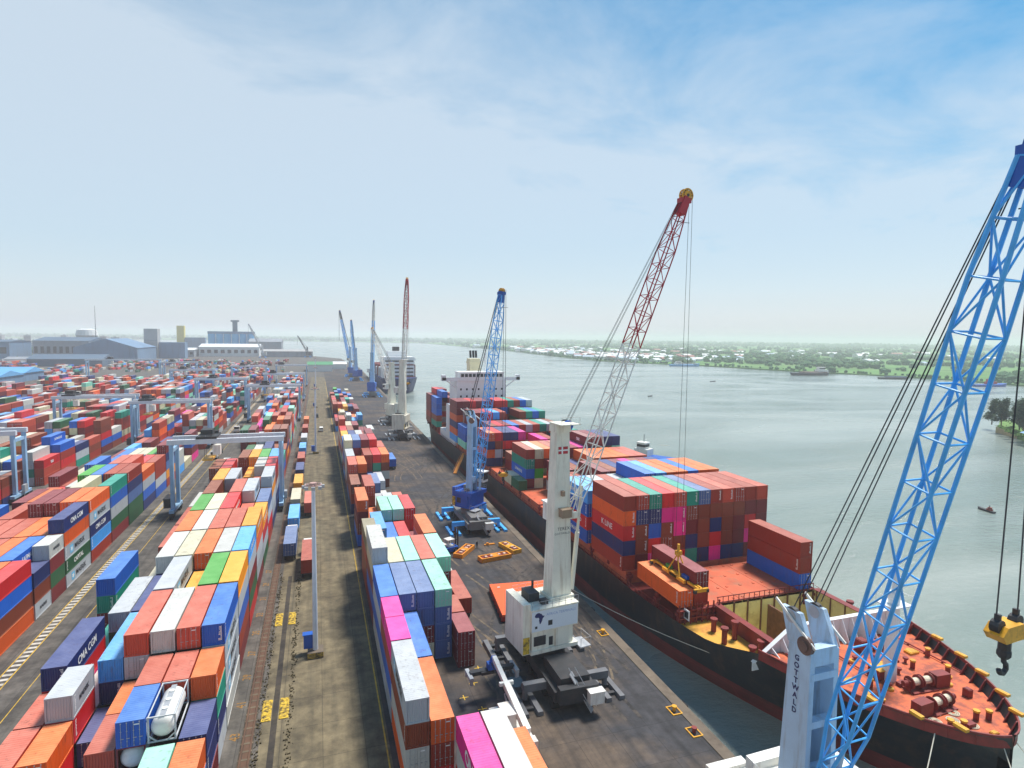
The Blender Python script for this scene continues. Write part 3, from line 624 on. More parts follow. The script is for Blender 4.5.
# loose ones: on the lane trailers and by the quay row (the trucks themselves are built below)
TRUCKS = [(-6.05, 128.0), (-6.0, 146.0), (-6.05, 163.0), (-5.95, 181.0), (-6.0, 199.0), (-6.05, 218), (-6.0, 238), (-5.95, 262), (-6.0, 290), (-6.0, 320)]
for i, ((x, y), col) in enumerate(zip(TRUCKS, ('slate blue','sky blue','cream','amber','navy blue','rust red','sky blue','grey','rust red','orange'))):
    put('T', i, 0, 0, x, y, 1.25, 40, col, None)
put('T', 20, 0, 0, -2.3, 117.5, 1.25, 40, 'rust red', None)
put('T', 21, 0, 0, -2.6, 158.5, 1.25, 40, 'salmon', None)
put('T', 22, 0, 0, 22.6, 92.5, 1.25, 40, 'rust red', None)
put('T', 23, 0, 0, 24.6, 208.0, 1.25, 40, 'blue', None)

# which of them the photograph shows largest: those 300 are objects, the others one mass
def pj(p):
    d = Vector(p)-Vector((0,0,CAMH)); zc = d.dot(cf)
    if zc < 2: return None
    return (512+FPX*d.dot(cr)/zc, 384-FPX*d.dot(cu)/zc, zc)
def neigh(c, dbay=0, drow=0, dt=0):
    k = c['half'] or 0
    return OCC.get((c['reg'], c['bay']+dbay, c['row']+drow, c['tier']+dt, k)) or (OCC.get((c['reg'], c['bay']+dbay, c['row']+drow, c['tier']+dt, 1-k)) if c['half'] is None else None)
for c in CONTS:
    Ln = CL[c['L']]; side = 1 if c['reg'] in 'ABCDEFGHIJT' else -1
    dr = -side if c['reg'] in 'QS' else -1
    up = neigh(c, dt=1); c['top'] = up is None
    front = OCC.get((c['reg'], c['bay']-1, c['row'], c['tier'], 1)) if c['half'] != 1 else OCC.get((c['reg'], c['bay'], c['row'], c['tier'], 0))
    if c['reg'] == 'S' and c['bay'] <= 1: front = None
    rowd = -1                                     # row nearer the side face the camera sees
    sd = neigh(c, drow=rowd)
    P0 = pj((c['x'], c['y']+Ln/2, c['z']+1.3)); c['score'] = 0.0
    back = None if c['reg'] == 'S' and c['bay'] == 0 else OCC.get((c['reg'], c['bay']+1, c['row'], c['tier'], 0)); sd2 = neigh(c, drow=1)
    c['open'] = not (up and front and sd and back and sd2)
    if not P0: continue
    if not (-40 < P0[0] < 1064 and 300 < P0[1] < 800): continue
    ct = Vector((c['x'], c['y']+Ln/2, c['z']+1.3)); v = Vector((0,0,CAMH))-ct; d = v.length; v = v/d
    a = 0.0
    if not up: a += Ln*CW*abs(v.z)
    if not front: a += CW*CH*abs(v.y)
    if not sd: a += 0.8*Ln*CH*abs(v.x)
    c['score'] = a*(FPX/P0[2])**2
CONTS.sort(key=lambda c: -c['score'])
NEAR = [c for c in CONTS if c['score'] > 0][:300]
REST = [c for c in CONTS[0:] if c not in NEAR[:0]]
near_ids = set(id(c) for c in NEAR)
REST = [c for c in CONTS if id(c) not in near_ids and c['open']]
TOPS = {}
for c in CONTS:
    k = (c['reg'], c['bay'], c['row'], c['half']); TOPS[k] = max(TOPS.get(k, 0), c['tier'])
TW = ['topmost','second-from-top','third-from-top','fourth-from-top','fifth-from-top','sixth-from-top']
ROWREF = {'A':'from the rail', 'B':'from the painted lane', 'C':'of the third block', 'Q':'from the yellow line', 'S':'from the quay'}
GRP = {'A':'containers in the block beside the rail','B':'containers in the block by the painted lane','Q':'containers between road and quay','S':'containers on the black ship','T':'containers on road trailers'}
PLACE = {'A':'yard', 'B':'yard', 'Q':'', 'S':'ship'}
def c_label(c):
    if c['reg'] == 'T':
        return {20:'rust red long container on a trailer standing beside the first road mast', 21:'faded salmon container on trailer by the second road mast',
                22:'dark rust container on a trailer standing alone on the asphalt', 23:'bright blue container on a trailer out on the quay asphalt'}.get(c['bay'],
                '%s container on the %s trailer in the queue beside the rail' % (c['col'], ordw(c['bay'])))
    t = TOPS[(c['reg'], c['bay'], c['row'], c['half'])]-c['tier']
    b0 = {'A':-1,'B':-3,'Q':0,'S':0}.get(c['reg'], 0)
    ln = 'long' if c['L'] == 40 else ('short front' if not c['half'] else 'short rear')
    kind = 'tank container' if c['kind'] == 'tank' else 'container'
    end = {'S':'ship bay from bow', 'Q':'quayside bay'}.get(c['reg'], 'yard bay')
    return '%s %s %s %s, %s row %s, %s %s' % (c['col'], ln, kind, TW[t], ordw(c['row']), ROWREF.get(c['reg'], 'from its lane'), ordw(c['bay']-b0), end)
M_TANK = mat('tank_white', lin(222,222,216), 0.35, var=0.08, scale=0.8, dirt=lin(150,140,128), dirt_amt=0.4)
def tank_parts(c):
    Ln = CL[c['L']]; w = CW/2
    o = thing('tank_container', c_label(c), 'container', (c['x'], c['y'], c['z']), 0, GRP[c['reg']])
    b = MB()
    for x in (-w+0.07, w-0.07):
        for y in (0.07, Ln-0.07): b.box(x-0.07, y-0.07, 0, x+0.07, y+0.07, CH)
        b.box(x-0.06, 0.14, 0, x+0.06, Ln-0.14, 0.14); b.box(x-0.05, 0.14, CH-0.11, x+0.05, Ln-0.14, CH-0.01)
    for y in (0.07, Ln-0.07):
        for z in (0.07, CH-0.07): b.box(-w+0.14, y-0.06, z-0.06, w-0.14, y+0.06, z+0.06)
        for s in (-1, 1): b.bar((s*(w-0.1), y, 0.7), (s*(w-0.75), y, 0.1), 0.1, 0.1)
    fr = b.build('frame', [M_CONT], o); fr.color = (*CC['dark red' if c['col'] == 'dark red' else 'grey'], 1)
    b = MB(); n = 24; rings = [(0.16,0.0),(0.14,0.35),(0.22,0.75),(0.42,1.0),(0.6,1.06),(Ln-0.6,1.06),(Ln-0.42,1.0),(Ln-0.22,0.75),(Ln-0.14,0.35),(Ln-0.16,0.0)]
    vs = []; fs = []
    for y, r in rings:
        for k in range(n): vs.append((math.cos(2*math.pi*k/n)*max(r,0.02), y, 1.28+math.sin(2*math.pi*k/n)*max(r,0.02)))
    for i in range(len(rings)-1):
        for k in range(n): fs.append((i*n+k, i*n+(k+1)%n, (i+1)*n+(k+1)%n, (i+1)*n+k))
    b.add(vs, fs); b.build('tank_shell', M_TANK, o, smooth=True)
    b = MB()
    b.cbox(0, Ln/2, 2.42, 0.5, Ln-0.8, 0.04)
    b.build('walkway', M_GALV, o)
    for y in (1.5, 3.0, 4.5):
        b = MB(); b.tube((0,y,2.3),(0,y,2.52),0.27,12); b.build('hatch', M_TANK, o)
    return o
for c in NEAR:
    if c['kind'] == 'tank': tank_parts(c); continue
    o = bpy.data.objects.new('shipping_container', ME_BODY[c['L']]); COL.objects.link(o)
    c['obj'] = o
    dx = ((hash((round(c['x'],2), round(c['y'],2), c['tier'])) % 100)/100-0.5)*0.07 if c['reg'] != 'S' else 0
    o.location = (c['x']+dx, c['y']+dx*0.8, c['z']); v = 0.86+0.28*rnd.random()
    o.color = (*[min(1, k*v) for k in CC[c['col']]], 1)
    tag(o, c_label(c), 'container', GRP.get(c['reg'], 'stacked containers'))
    P0 = pj(c['obj'].location)
    if P0 and P0[2] < 190 and c['door']:
        d = bpy.data.objects.new('door', ME_DOOR); COL.objects.link(d); d.parent = o; d.color = o.color; d.location = (0, -0.004, 0)
    if P0 and P0[2] < 150 and rnd.random() < 0.45:
        k_ = bpy.data.objects.new('lettering', rnd.choice(ME_MARK)); COL.objects.link(k_); k_.parent = o
        if c['reg'] in 'QS': k_.location = (-CW/2-0.004, 0.45, 0.12)
        else: k_.location = (CW/2+0.008, 0.45, 0.12)
    if P0 and P0[2] < 150 and not c['door'] and rnd.random() < 0.35:
        k_ = bpy.data.objects.new('lettering', rnd.choice(ME_MARK)); COL.objects.link(k_); k_.parent = o; k_.rotation_euler = (0,0,R(90)); k_.location = (CW/2-0.35, 0.0, 0.12)
    if c['brand'] and P0[2] < 230:
        me = LET[c['brand']]
        w = CW/2+0.004
        t = bpy.data.objects.new('lettering', me); COL.objects.link(t); t.parent = o
        if c['reg'] in 'QS': t.rotation_euler = (R(90), 0, R(-90)); t.location = (-w, CL[c['L']]/2, 1.3)
        else: t.rotation_euler = (R(90), 0, R(90)); t.location = (w, CL[c['L']]/2, 1.3)
b = MB(); pc = []
for c in REST:
    Ln = CL[c['L']]; w = CW/2; v = 0.84+0.3*rnd.random(); rgb = [min(1, k*v) for k in CC[c['col']]]
    b.box(c['x']-w, c['y'], c['z'], c['x']+w, c['y']+Ln, c['z']+CH); pc += [(*rgb, 1)]*24
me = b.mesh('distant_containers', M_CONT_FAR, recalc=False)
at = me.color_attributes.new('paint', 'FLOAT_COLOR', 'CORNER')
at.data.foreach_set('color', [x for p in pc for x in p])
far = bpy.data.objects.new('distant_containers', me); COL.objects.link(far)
tag(far, 'mass of stacked multicoloured containers filling the yard blocks and far ship bays', kind='stuff')
from collections import Counter
print(Counter(c['reg'] for c in NEAR), len(set(c_label(c) for c in NEAR)))
print('containers', len(CONTS), 'near', len(NEAR), 'rest', len(REST))

# ------------------------------------------------------------------ the black ship
M_HULL = mat('hull_black', lin(30,32,38), 0.42, var=0.25, scale=0.25, dirt=lin(96,66,50), dirt_amt=0.6, dirt_scale=0.7, stretch=(1,0.7,0.16), seams=(9.0,2.1))
M_BOOT = mat('hull_antifouling', lin(132,48,44), 0.6, var=0.25, scale=0.25, dirt=lin(70,50,46), dirt_amt=0.7, dirt_scale=0.6, stretch=(1,0.5,0.3), seams=(9.0,2.1))
M_DECK = mat('deck_red_oxide', lin(208,96,44), 0.6, var=0.16, scale=0.3, dirt=lin(140,62,40), dirt_amt=0.88, dirt_scale=0.75, bump=0.15)
M_DECKD = mat('deck_fittings_red', lin(128,36,30), 0.55, var=0.2, scale=0.8, dirt=lin(70,34,28), dirt_amt=0.5)
M_HATCH = mat('hatch_red', lin(198,92,56), 0.6, var=0.2, scale=0.35, dirt=lin(150,110,84), dirt_amt=0.7, dirt_scale=0.4)
M_DECKY = mat('deck_yellow', lin(214,160,50), 0.65, var=0.2, scale=0.35, dirt=lin(160,74,40), dirt_amt=0.8, dirt_scale=0.35)
M_HOLD = mat('hold_cream', lin(236,222,150), 0.6, var=0.1, scale=0.4, dirt=lin(150,112,62), dirt_amt=0.5, dirt_scale=0.5)
M_SHIPW = mat('ship_white', lin(228,230,230), 0.45, var=0.05, scale=0.3, dirt=lin(180,160,136), dirt_amt=0.3, dirt_scale=0.3)
SCX, SBOW, SSTERN = 64.4, 36.9, 292.0
ship = thing('container_ship', 'long black container ship with red deck moored along the quay, bow towards us', 'ship', (SCX, 160, WZ))
def ztop(y):     # sheer line of the plating
    if y < 54: return 8.6
    if y < 68: t = (y-54)/14; t = t*t*(3-2*t); return 8.6*(1-t)+5.4*t
    return 5.4
def half(y, z):
    t = min(1, max(0, (z+3.2)/11.8))
    ys = SBOW+(1-t)**1.3*8.5; Ls = 66-21*t; p = 0.95-0.35*t
    u = (y-ys)/Ls
    if u <= 0: return 0.0
    h = 15.35 if u >= 1 else 15.35*(1-(1-u)**2.2)**p
    k = (y-(SSTERN-30))/30
    if k > 0: h *= 1-(0.10+0.45*(1-t))*k*k
    return h
ys_ = [36.92, 37.15, 37.5, 38.2, 39, 40, 41.5, 43, 45, 47, 49, 51, 53, 55, 57, 59, 61, 63, 65, 67, 70, 74, 78, 83, 88, 95, 105, 120, 150, 200, 250, 262, 270, 276, 282, 287, 290, 292]
O = Vector((SCX, 160, WZ))
lv = [-0.25, -0.0, 0.2, 0.42, 0.425, 0.6, 0.75, 0.88, 1.0]
def hpt(y, f, s):
    zt = ztop(y); zb = WZ
    z = zb+(zt-zb)*f if f > 0 else zb+f*8
    # level between red and black follows the waterline, not the sheer
    zz = {0.42: -0.25, 0.425: -0.2}.get(f)
    if zz is not None: z = min(zz, zt-0.5)
    if f in (0.2,): z = -1.9
    return (s*half(y, z), y-160, z-WZ)
b = MB()
for s in (-1, 1):
    o = len(b.v); nl = len(lv)
    for y in ys_:
        for f in lv: b.v.append(hpt(y, f, s))
    for i in range(len(ys_)-1):
        for j in range(nl-1):
            a = o+i*nl+j
            b.f.append((a, a+nl, a+nl+1, a+1) if s < 0 else (a+1, a+nl+1, a+nl, a)); b.m.append(1 if j < 3 else 0)
o0 = (len(ys_)-1)*len(lv); o1 = o0+len(ys_)*len(lv)
for j in range(len(lv)-1): b.f.append((o0+j, o1+j, o1+j+1, o0+j+1)); b.m.append(0)
b.build('hull', [M_HULL, M_BOOT], ship, recalc=False, smooth=True)
def deck_strip(name, y0, y1, z, m, xl=None, xr=None, n=24, inset=0.12):
    b = MB(); vs = []; fs = []
    for i in range(n+1):
        y = y0+(y1-y0)*i/n; h = max(half(y, z+0.2)-inset, 0.02)
        vs += [((-h if xl is None else xl), y-160, z-WZ), ((h if xr is None else xr), y-160, z-WZ)]
    for i in range(n): fs.append((2*i, 2*i+1, 2*i+3, 2*i+2))
    b.add(vs, fs); return b.build(name, m, ship, recalc=False)
FZ = 7.35; DZ = 4.75
deck_strip('forecastle_deck', 37.25, 58.0, FZ, M_DECK)
deck_strip('main_deck', 58.0, 61.0, DZ, M_DECK)
deck_strip('main_deck', 61.0, 73.0, DZ, M_DECKY, None, -6.9)
deck_strip('main_deck', 61.0, 73.0, DZ, M_DECKD, 11.6, None)
deck_strip('main_deck', 73.0, SSTERN-0.2, DZ, M_DECKD)
b = MB()                                     # step from forecastle down to the main deck
_h = half(58.0, DZ)-0.25; b.box(-_h, 58.0-160, DZ-WZ, _h, 58.2-160, FZ-WZ); b.build('bulkhead', M_DECKD, ship)
# bulwark with stays round the bow
b = MB(); pts = [y for y in ys_ if y < 57.5]+[57.5]
for s in (-1, 1):
    vs = []; fs = []
    for y in pts:
        h = half(y, 8.6)
        vs += [(s*max(h-0.10,0.02), y-160+0.1, FZ-WZ), (s*max(h-0.10,0.02), y-160+0.1, 8.72-WZ), (s*(h+0.03), y-160, 8.72-WZ), (s*(h+0.03), y-160, 8.5-WZ)]
    for i in range(len(pts)-1):
        for j in range(3): fs.append((4*i+j, 4*i+4+j, 4*i+5+j, 4*i+1+j))
    b.add(vs, fs)
b.build('bulwark', M_DECKD, ship, recalc=False)
y = 38.4
while y < 57:
    for s in (-1, 1):
        h = half(y, 8.6)-0.12
        if h > 1.2:
            b = MB(); b.add([(s*h, y-160, FZ-WZ+0.01), (s*(h-1.25), y-160, FZ-WZ+0.01), (s*(h-0.25), y-160, 8.55-WZ), (s*h, y-160, 8.6-WZ),
                             (s*h, y-160+0.09, FZ-WZ+0.01), (s*(h-1.25), y-160+0.09, FZ-WZ+0.01), (s*(h-0.25), y-160+0.09, 8.55-WZ), (s*h, y-160+0.09, 8.6-WZ)],
                            [(0,1,2,3),(7,6,5,4),(0,4,5,1),(1,5,6,2),(2,6,7,3),(3,7,4,0)]); b.build('bulwark_stay', M_DECKD, ship)
    y += 1.55
for y in (39.2, 42.0, 45.5, 49, 53):
    for s in (-1, 1):
        b = MB(); h = half(y, 8.6); b.cbox(s*(h-0.02), y-160, 8.88-WZ, 0.5, 1.3, 0.30); b.build('fairlead', M_YELM, ship)
# windlasses, winches, bollards
def winch(x, y, rz):
    T = Matrix.Translation((x-SCX, y-160, FZ-WZ)) @ Matrix.Rotation(rz, 4, 'Z')
    b = MB(T); b.box(-2.6,-0.55,0,-0.6,0.55,1.55); b.box(-0.6,-0.9,0,3.0,0.9,0.16); b.box(-0.5,-0.35,0.16,-0.2,0.35,1.3); b.box(1.25,-0.35,0.16,1.45,0.35,1.3); b.box(2.75,-0.35,0.16,3.0,0.35,1.3)
    w = b.build('winch', M_DECKD, ship)
    for x0, x1 in ((-0.15,1.2),(1.5,2.7)):
        b = MB(T); b.tube((x0,0,0.95),(x1,0,0.95),0.42,14); b.build('rope_drum', mat('coiled_rope', lin(214,204,178), 0.85, var=0.2, scale=4) if not bpy.data.materials.get('coiled_rope') else bpy.data.materials['coiled_rope'], w)
        for x in (x0, x1):
            b = MB(T); b.tube((x-0.05,0,0.95),(x+0.05,0,0.95),0.72,16); b.build('flange', M_DECKD, w)
    b = MB(T); b.tube((3.0,0,0.95),(3.6,0,0.95),0.3,10); b.build('warping_head', M_DECKD, w)
winch(62.4, 43.6, R(4)); winch(66.4, 47.0, R(176)); winch(61.0, 52.3, R(0))
for x, y in ((61.4,40.9),(62.6,40.4),(65.6,41.2),(66.9,40.8),(60.0,49.0),(68.5,50.5),(71.5,48.4),(57.8,45.7),(57.2,47.0),(73.0,52.0)):
    b = MB(); b.tube((x-SCX,y-160,FZ-WZ),(x-SCX,y-160,FZ-WZ+0.85),0.27,10); bo = b.build('bollard', M_DECKD, ship)
    b = MB(); b.tube((x-SCX,y-160,FZ-WZ+0.85),(x-SCX,y-160,FZ-WZ+1.05),0.33,10); b.build('bollard_cap', M_YELM, bo)
b = MB(); b.cbox(63.2-SCX,50.4-160,FZ-WZ+0.55,2.2,1.6,1.1); b.cbox(63.2-SCX,50.4-160,FZ-WZ+1.13,2.4,1.8,0.08,1); b.build('hatch_house', [M_DECKD, M_YELM], ship)
for (x, y, dx, dy, dz, mm) in ((69.5,54.4,1.6,1.2,0.9,M_DECKD),(71.8,53.2,1.5,1.0,0.25,M_YELM),(66.0,55.5,1.2,1.2,1.5,M_DECKD),(57.6,54.5,1.4,1.4,1.2,M_DECKD),(59.5,56.0,1.0,1.0,1.8,M_DECKD),(69.0,44.4,0.7,0.7,0.9,M_DECKD),(58.3,50.6,1.8,0.5,0.3,M_YELM),(64.8,38.9,0.8,0.5,0.3,M_YELM)):
    b = MB(); b.cbox(x-SCX,y-160,FZ-WZ+dz/2,dx,dy,dz); b.cbox(x-SCX,y-160,FZ-WZ+dz+0.03,dx*0.8,dy*0.8,0.06); b.build('deck_locker', mm, ship)
rf = random.Random(19)
for i in range(30):
    y = rf.uniform(40.5,57); x = rf.uniform(-0.82,0.82)*(half(y, 8.0)-1.4); k = rf.randrange(4)
    if abs(x-(63.6-SCX)) < 1.2 and abs(y-49.6) < 1.2: continue
    b = MB(); z0 = FZ-WZ
    if k == 0: b.tube((x,y-160,z0),(x,y-160,z0+0.5),0.16,8); b.tube((x,y-160,z0+0.5),(x,y-160,z0+0.72),0.32,10); b.build('mushroom_vent', M_DECKD, ship)
    elif k == 1: b.tube((x,y-160,z0),(x,y-160,z0+0.22),0.42,14); b.tube((x,y-160,z0+0.22),(x,y-160,z0+0.28),0.36,14); b.build('manhole', M_DECKY, ship)
    elif k == 2: b.cbox(x,y-160,z0+0.22,rf.uniform(0.5,1.1),rf.uniform(0.4,0.8),0.44); b.build('deck_box', M_DECKD, ship)
    else:
        for q in range(3): r_ = 0.6-q*0.16; [b.tube((x+r_*math.cos(a*0.524),y-160+r_*math.sin(a*0.524),z0+0.06),(x+r_*math.cos((a+1)*0.524),y-160+r_*math.sin((a+1)*0.524),z0+0.06),0.06,5) for a in range(12)]
        b.build('rope_coil', bpy.data.materials['coiled_rope'], ship)
for xx, ya, yb in ((-8.6,47,57.5),(8.8,48,57.5),(-2.6,50,57.5),(3.6,52,57.5)):
    b = MB(); b.tube((xx,ya-160,FZ-WZ+0.22),(xx,yb-160,FZ-WZ+0.22),0.09,6)
    for q in range(5): b.cbox(xx,ya+q*(yb-ya)/4.2-160,FZ-WZ+0.12,0.3,0.12,0.24)
    b.build('deck_pipe', M_DECKD, ship)
# foremast
b = MB(); mx, my = 63.6-SCX, 49.6-160
b.tube((mx,my,FZ-WZ),(mx,my,FZ-WZ+10.6),0.75,16,0,0.62); b.tube((mx,my,FZ-WZ+10.6),(mx,my,FZ-WZ+14.2),0.3,10,0,0.16)
fm = b.build('foremast', M_SHIPW, ship)
b = MB(); b.cbox(mx,my,FZ-WZ+9.2,3.0,2.4,0.12)
for dx in (-1.45,1.45):
    for dy in (-1.15,0,1.15): b.tube((mx+dx,my+dy,FZ-WZ+9.2),(mx+dx,my+dy,FZ-WZ+10.3),0.03,4)
    b.tube((mx+dx,my-1.15,FZ-WZ+10.3),(mx+dx,my+1.15,FZ-WZ+10.3),0.03,4)
b.cbox(mx,my,FZ-WZ+7.0,1.9,0.5,0.5); b.tube((mx-1.6,my,FZ-WZ+12.2),(mx+1.6,my,FZ-WZ+12.2),0.06,5)
b.build('mast_platform', M_SHIPW, fm)
# white breakwater with ribs on its forward face
b = MB(); zb, zt = DZ+0.5-WZ, 10.3-WZ; yb = 58.7-160
b.add([(-12.6,yb,zb),(12.4,yb,zb),(12.4,yb,zt-1.8),(10.6,yb,zt),(-6.6,yb,zt),(-12.6,yb,zb+1.1),
       (-12.6,yb+0.12,zb),(12.4,yb+0.12,zb),(12.4,yb+0.12,zt-1.8),(10.6,yb+0.12,zt),(-6.6,yb+0.12,zt),(-12.6,yb+0.12,zb+1.1)],
      [(0,1,2,3,4,5),(11,10,9,8,7,6)]+[(k,6+k,6+(k+1)%6,(k+1)%6) for k in range(6)])
b.add([(-6.6,yb-0.3,zt),(10.6,yb-0.3,zt),(10.6,yb+0.3,zt+0.06),(-6.6,yb+0.3,zt+0.06)], [(0,1,2,3)])
b.bar((-12.6,yb,zb+1.1),(-6.6,yb,zt),0.6,0.1)
bw = b.build('breakwater', M_SHIPW, ship)
for i in range(15):
    x = -11.6+i*1.62; h = zt if x > -6.6 else zb+1.1+(x+12.6)/6.0*(zt-zb-1.1)
    if x > 10.6: h = zt-1.2
    b = MB(); b.add([(x,yb-0.01,zb),(x,yb-1.7,FZ-WZ+0.01),(x,yb-0.3,h-0.05),(x,yb-0.01,h-0.05),(x+0.1,yb-0.01,zb),(x+0.1,yb-1.7,FZ-WZ+0.01),(x+0.1,yb-0.3,h-0.05),(x+0.1,yb-0.01,h-0.05)],
                    [(0,1,2,3),(7,6,5,4),(0,4,5,1),(1,5,6,2),(2,6,7,3),(3,7,4,0)]); b.build('rib', M_SHIPW, bw)
# open hold with cream cell guides
hx0, hx1, hy0, hy1 = 57.4-SCX, 76.0-SCX, 61.0-160, 73.0-160; zc = 6.95-WZ; zf = -3.0-WZ
b = MB(); b.box(hx0-0.5,hy0-0.3,DZ-WZ-0.02,hx0,hy1,zc); b.box(hx1,hy0-0.3,DZ-WZ-0.02,hx1+0.5,hy1,zc); b.box(hx0,hy0-0.3,DZ-WZ-0.02,hx1,hy0,zc)
for s in (hx0-0.45, hx1+0.05): b.box(s-0.35,hy0-0.4,zc,s+0.75,hy1,zc+0.09)
b.box(hx0-0.5,hy0-0.7,zc,hx1+0.5,hy0,zc+0.09); b.build('hatch_coaming', M_DECKD, ship)
b = MB(); b.box(hx0-0.02,hy0-0.02,zf,hx0+0.1,hy1+0.1,zc-0.03); b.box(hx1-0.1,hy0-0.02,zf,hx1+0.02,hy1+0.1,zc-0.03); b.box(hx0+0.1,hy1,zf,hx1-0.1,hy1+0.12,zc-0.03); b.box(hx0+0.1,hy0-0.02,zf,hx1-0.1,hy0+0.1,zc-0.03); b.box(hx0,hy0,zf-0.2,hx1,hy1,zf)
ho = b.build('cargo_hold', M_HOLD, ship)
M_RUSTG = mat('rusty_guide', lin(110,72,46), 0.7, var=0.3, scale=1.5)
for i in range(8):
    x = hx0+0.4+i*2.55
    b = MB(); b.box(x-0.09,hy1-0.22,zf,x+0.09,hy1-0.01,zc-0.1); b.build('cell_guide', M_RUSTG, ho)
for i in range(5):
    y = hy0+0.5+i*2.7
    for x in (hx1-0.25, hx0+0.12):
        b = MB(); b.box(x,y-0.09,zf,x+0.13,y+0.09,zc-0.1); b.build('cell_guide', M_RUSTG, ho)
b = MB(); b.box(hx0+9.2,hy0+0.1,zf,hx0+9.5,hy1-0.25,zc-1.2); b.build('cell_guide', M_RUSTG, ho)
# hatch covers, one set per bay
for i, y in enumerate(SB):
    if y > 250: x0, x1 = -13.2, 13.2
    else: x0, x1 = (-14.3, 14.3) if i else (-9.4, 11.4)
    for k in range(3):
        a = x0+(x1-x0)*k/3+0.06; c_ = x0+(x1-x0)*(k+1)/3-0.06
        b = MB(); b.box(a,y-160-0.35,DZ-WZ,c_,y-160+12.6,6.55-WZ); b.box(a-0.02,y-160-0.4,6.55-WZ,c_+0.02,y-160+12.65,SZ0-0.02-WZ)
        if i in (0, 3, 8, 4):
            for q in range(4):
                for r_ in range(3): b.cbox(a+0.8+r_*(c_-a-1.6)/2, y-160+0.6+q*3.8, SZ0-WZ+0.02, 0.35, 0.35, 0.12)
        b.build('hatch_cover', M_HATCH, ship)
# deck edge: lashing posts, rails and stanchions along the quay side
def rail(y0, y1, side, z, name='deck_rail', st=1.6, top=1.05, m=M_DECKD):
    b = MB(); n = int((y1-y0)/st); P = None
    for i in range(n+1):
        y = y0+(y1-y0)*i/n; x = side*(half(y, z)-0.2)
        b.tube((x,y-160,z-WZ),(x,y-160,z-WZ+top),0.035,4)
        q = (x,y-160,z-WZ+top)
        if P: b.tube(P,q,0.035,4); b.tube((P[0],P[1],P[2]-top*0.5),(q[0],q[1],q[2]-top*0.5),0.025,4)
        P = q
    b.build(name, m, ship)
rail(74, 285, -1, DZ+0.3); rail(60, 285, 1, DZ+0.3)
for y in SB[1:]:
    for s in (-1, 1):
        for dy in (-0.9, 6.1, 12.4):
            b = MB(); x = s*13.9; b.box(x-0.3,y-160+dy-0.2,DZ-WZ,x+0.3,y-160+dy+0.2,6.9-WZ); b.box(x-0.55,y-160+dy-0.3,6.0-WZ,x+0.55,y-160+dy+0.3,6.5-WZ); b.build('lashing_post', M_DECKD, ship)
for (x, y) in ((50.6,73.0),(53.0,73.0),(55.8,73.0),(50.6,79),(56.4,73),(74.0,73.0),(76.2,73.0)):
    b = MB(); b.box(x-0.25-SCX,y-0.25-160,DZ-WZ,x+0.25-SCX,y+0.25-160,6.9-WZ); b.cbox(x-SCX,y-160,6.2-WZ,0.9,0.7,0.4); b.build('lashing_post', M_DECKD, ship)
b = MB(); b.box(50.2-SCX,72.4-160,5.6-WZ,57.4-SCX,72.9-160,5.75-WZ); b.box(50.2-SCX,72.4-160,6.75-WZ,57.4-SCX,72.9-160,6.9-WZ)
for i in range(8): b.box(50.3+i-SCX,72.5-160,DZ-WZ,50.45+i-SCX,72.7-160,7.8-WZ)
b.build('lashing_bridge', M_DECKD, ship)
b = MB(); b.box(57.4-SCX,73.1-160,6.9-WZ,76.0-SCX,73.3-160,7.05-WZ)
for i in range(20): b.box(57.5+i*0.97-SCX,73.15-160,6.9-WZ,57.58+i*0.97-SCX,73.23-160,7.9-WZ)
b.box(57.4-SCX,73.15-160,7.8-WZ,76-SCX,73.25-160,7.9-WZ); b.build('hatch_rail', M_DECKD, ship)
for (x, y, h) in ((53.4,66.2,2.0),(55.6,66.8,2.3),(54.2,69.6,1.6),(56.3,62.4,1.6),(54.5,61.9,1.3),(78.0,68,1.8),(78.4,63,2.0)):
    b = MB(); b.tube((x-SCX,y-160,DZ-WZ),(x-SCX,y-160,DZ-WZ+h),0.38,10); b.tube((x-SCX,y-160,DZ-WZ+h),(x-SCX,y-160,DZ-WZ+h+0.35),0.55,10); b.build('vent_post', M_DECKD, ship)
b = MB(); b.cbox(51.3-SCX,72.1-160,6.5-WZ,0.1,1.3,1.5); b.cbox(51.24-SCX,72.1-160,6.5-WZ,0.04,0.9,1.0,1); b.build('side_sign', [M_SHIPW, M_DARK], ship)
# superstructure
ax = 0.0; ay0, ay1 = 236-160, 250-160; dz = lambda z: z-WZ
acc = MB(); acc.box(-10.5,ay0,DZ-WZ,10.5,ay1,dz(29.0)); acc.box(-14.5,ay0+2,DZ-WZ,14.5,ay1,dz(8.0))
for i in range(8): acc.box(-10.7,ay0-0.15,dz(8+i*2.7),10.7,ay0+0.05,dz(8.12+i*2.7))
acc = acc.build('accommodation', M_SHIPW, ship)
for r_ in range(5):
    for k in range(8):
        if (r_+k*3) % 5 == 0 and r_ < 4: continue
        b = MB(); x = -8.8+k*2.5; z = dz(13.5+r_*2.9); b.box(x-0.35,ay0-0.06,z,x+0.35,ay0-0.01,z+0.8); b.build('porthole', M_GLASS, acc)
b = MB(); b.box(-9.4,ay0-0.6,dz(29.0),9.4,ay0+8,dz(32.4)); b.box(-16.6,ay0-0.2,dz(29.0),16.6,ay0+2.6,dz(29.3)); b.box(-16.6,ay0-0.2,dz(29.3),16.6,ay0-0.1,dz(30.4))
for s in (-1, 1): b.box(min(s*16.6,s*15.0),ay0-0.2,dz(29.3),max(s*16.6,s*15.0),ay0+2.6,dz(31.4)); b.bar((s*10.4,ay0+1,dz(26.0)),(s*14.5,ay0+1,dz(29.0)),0.4,0.4)
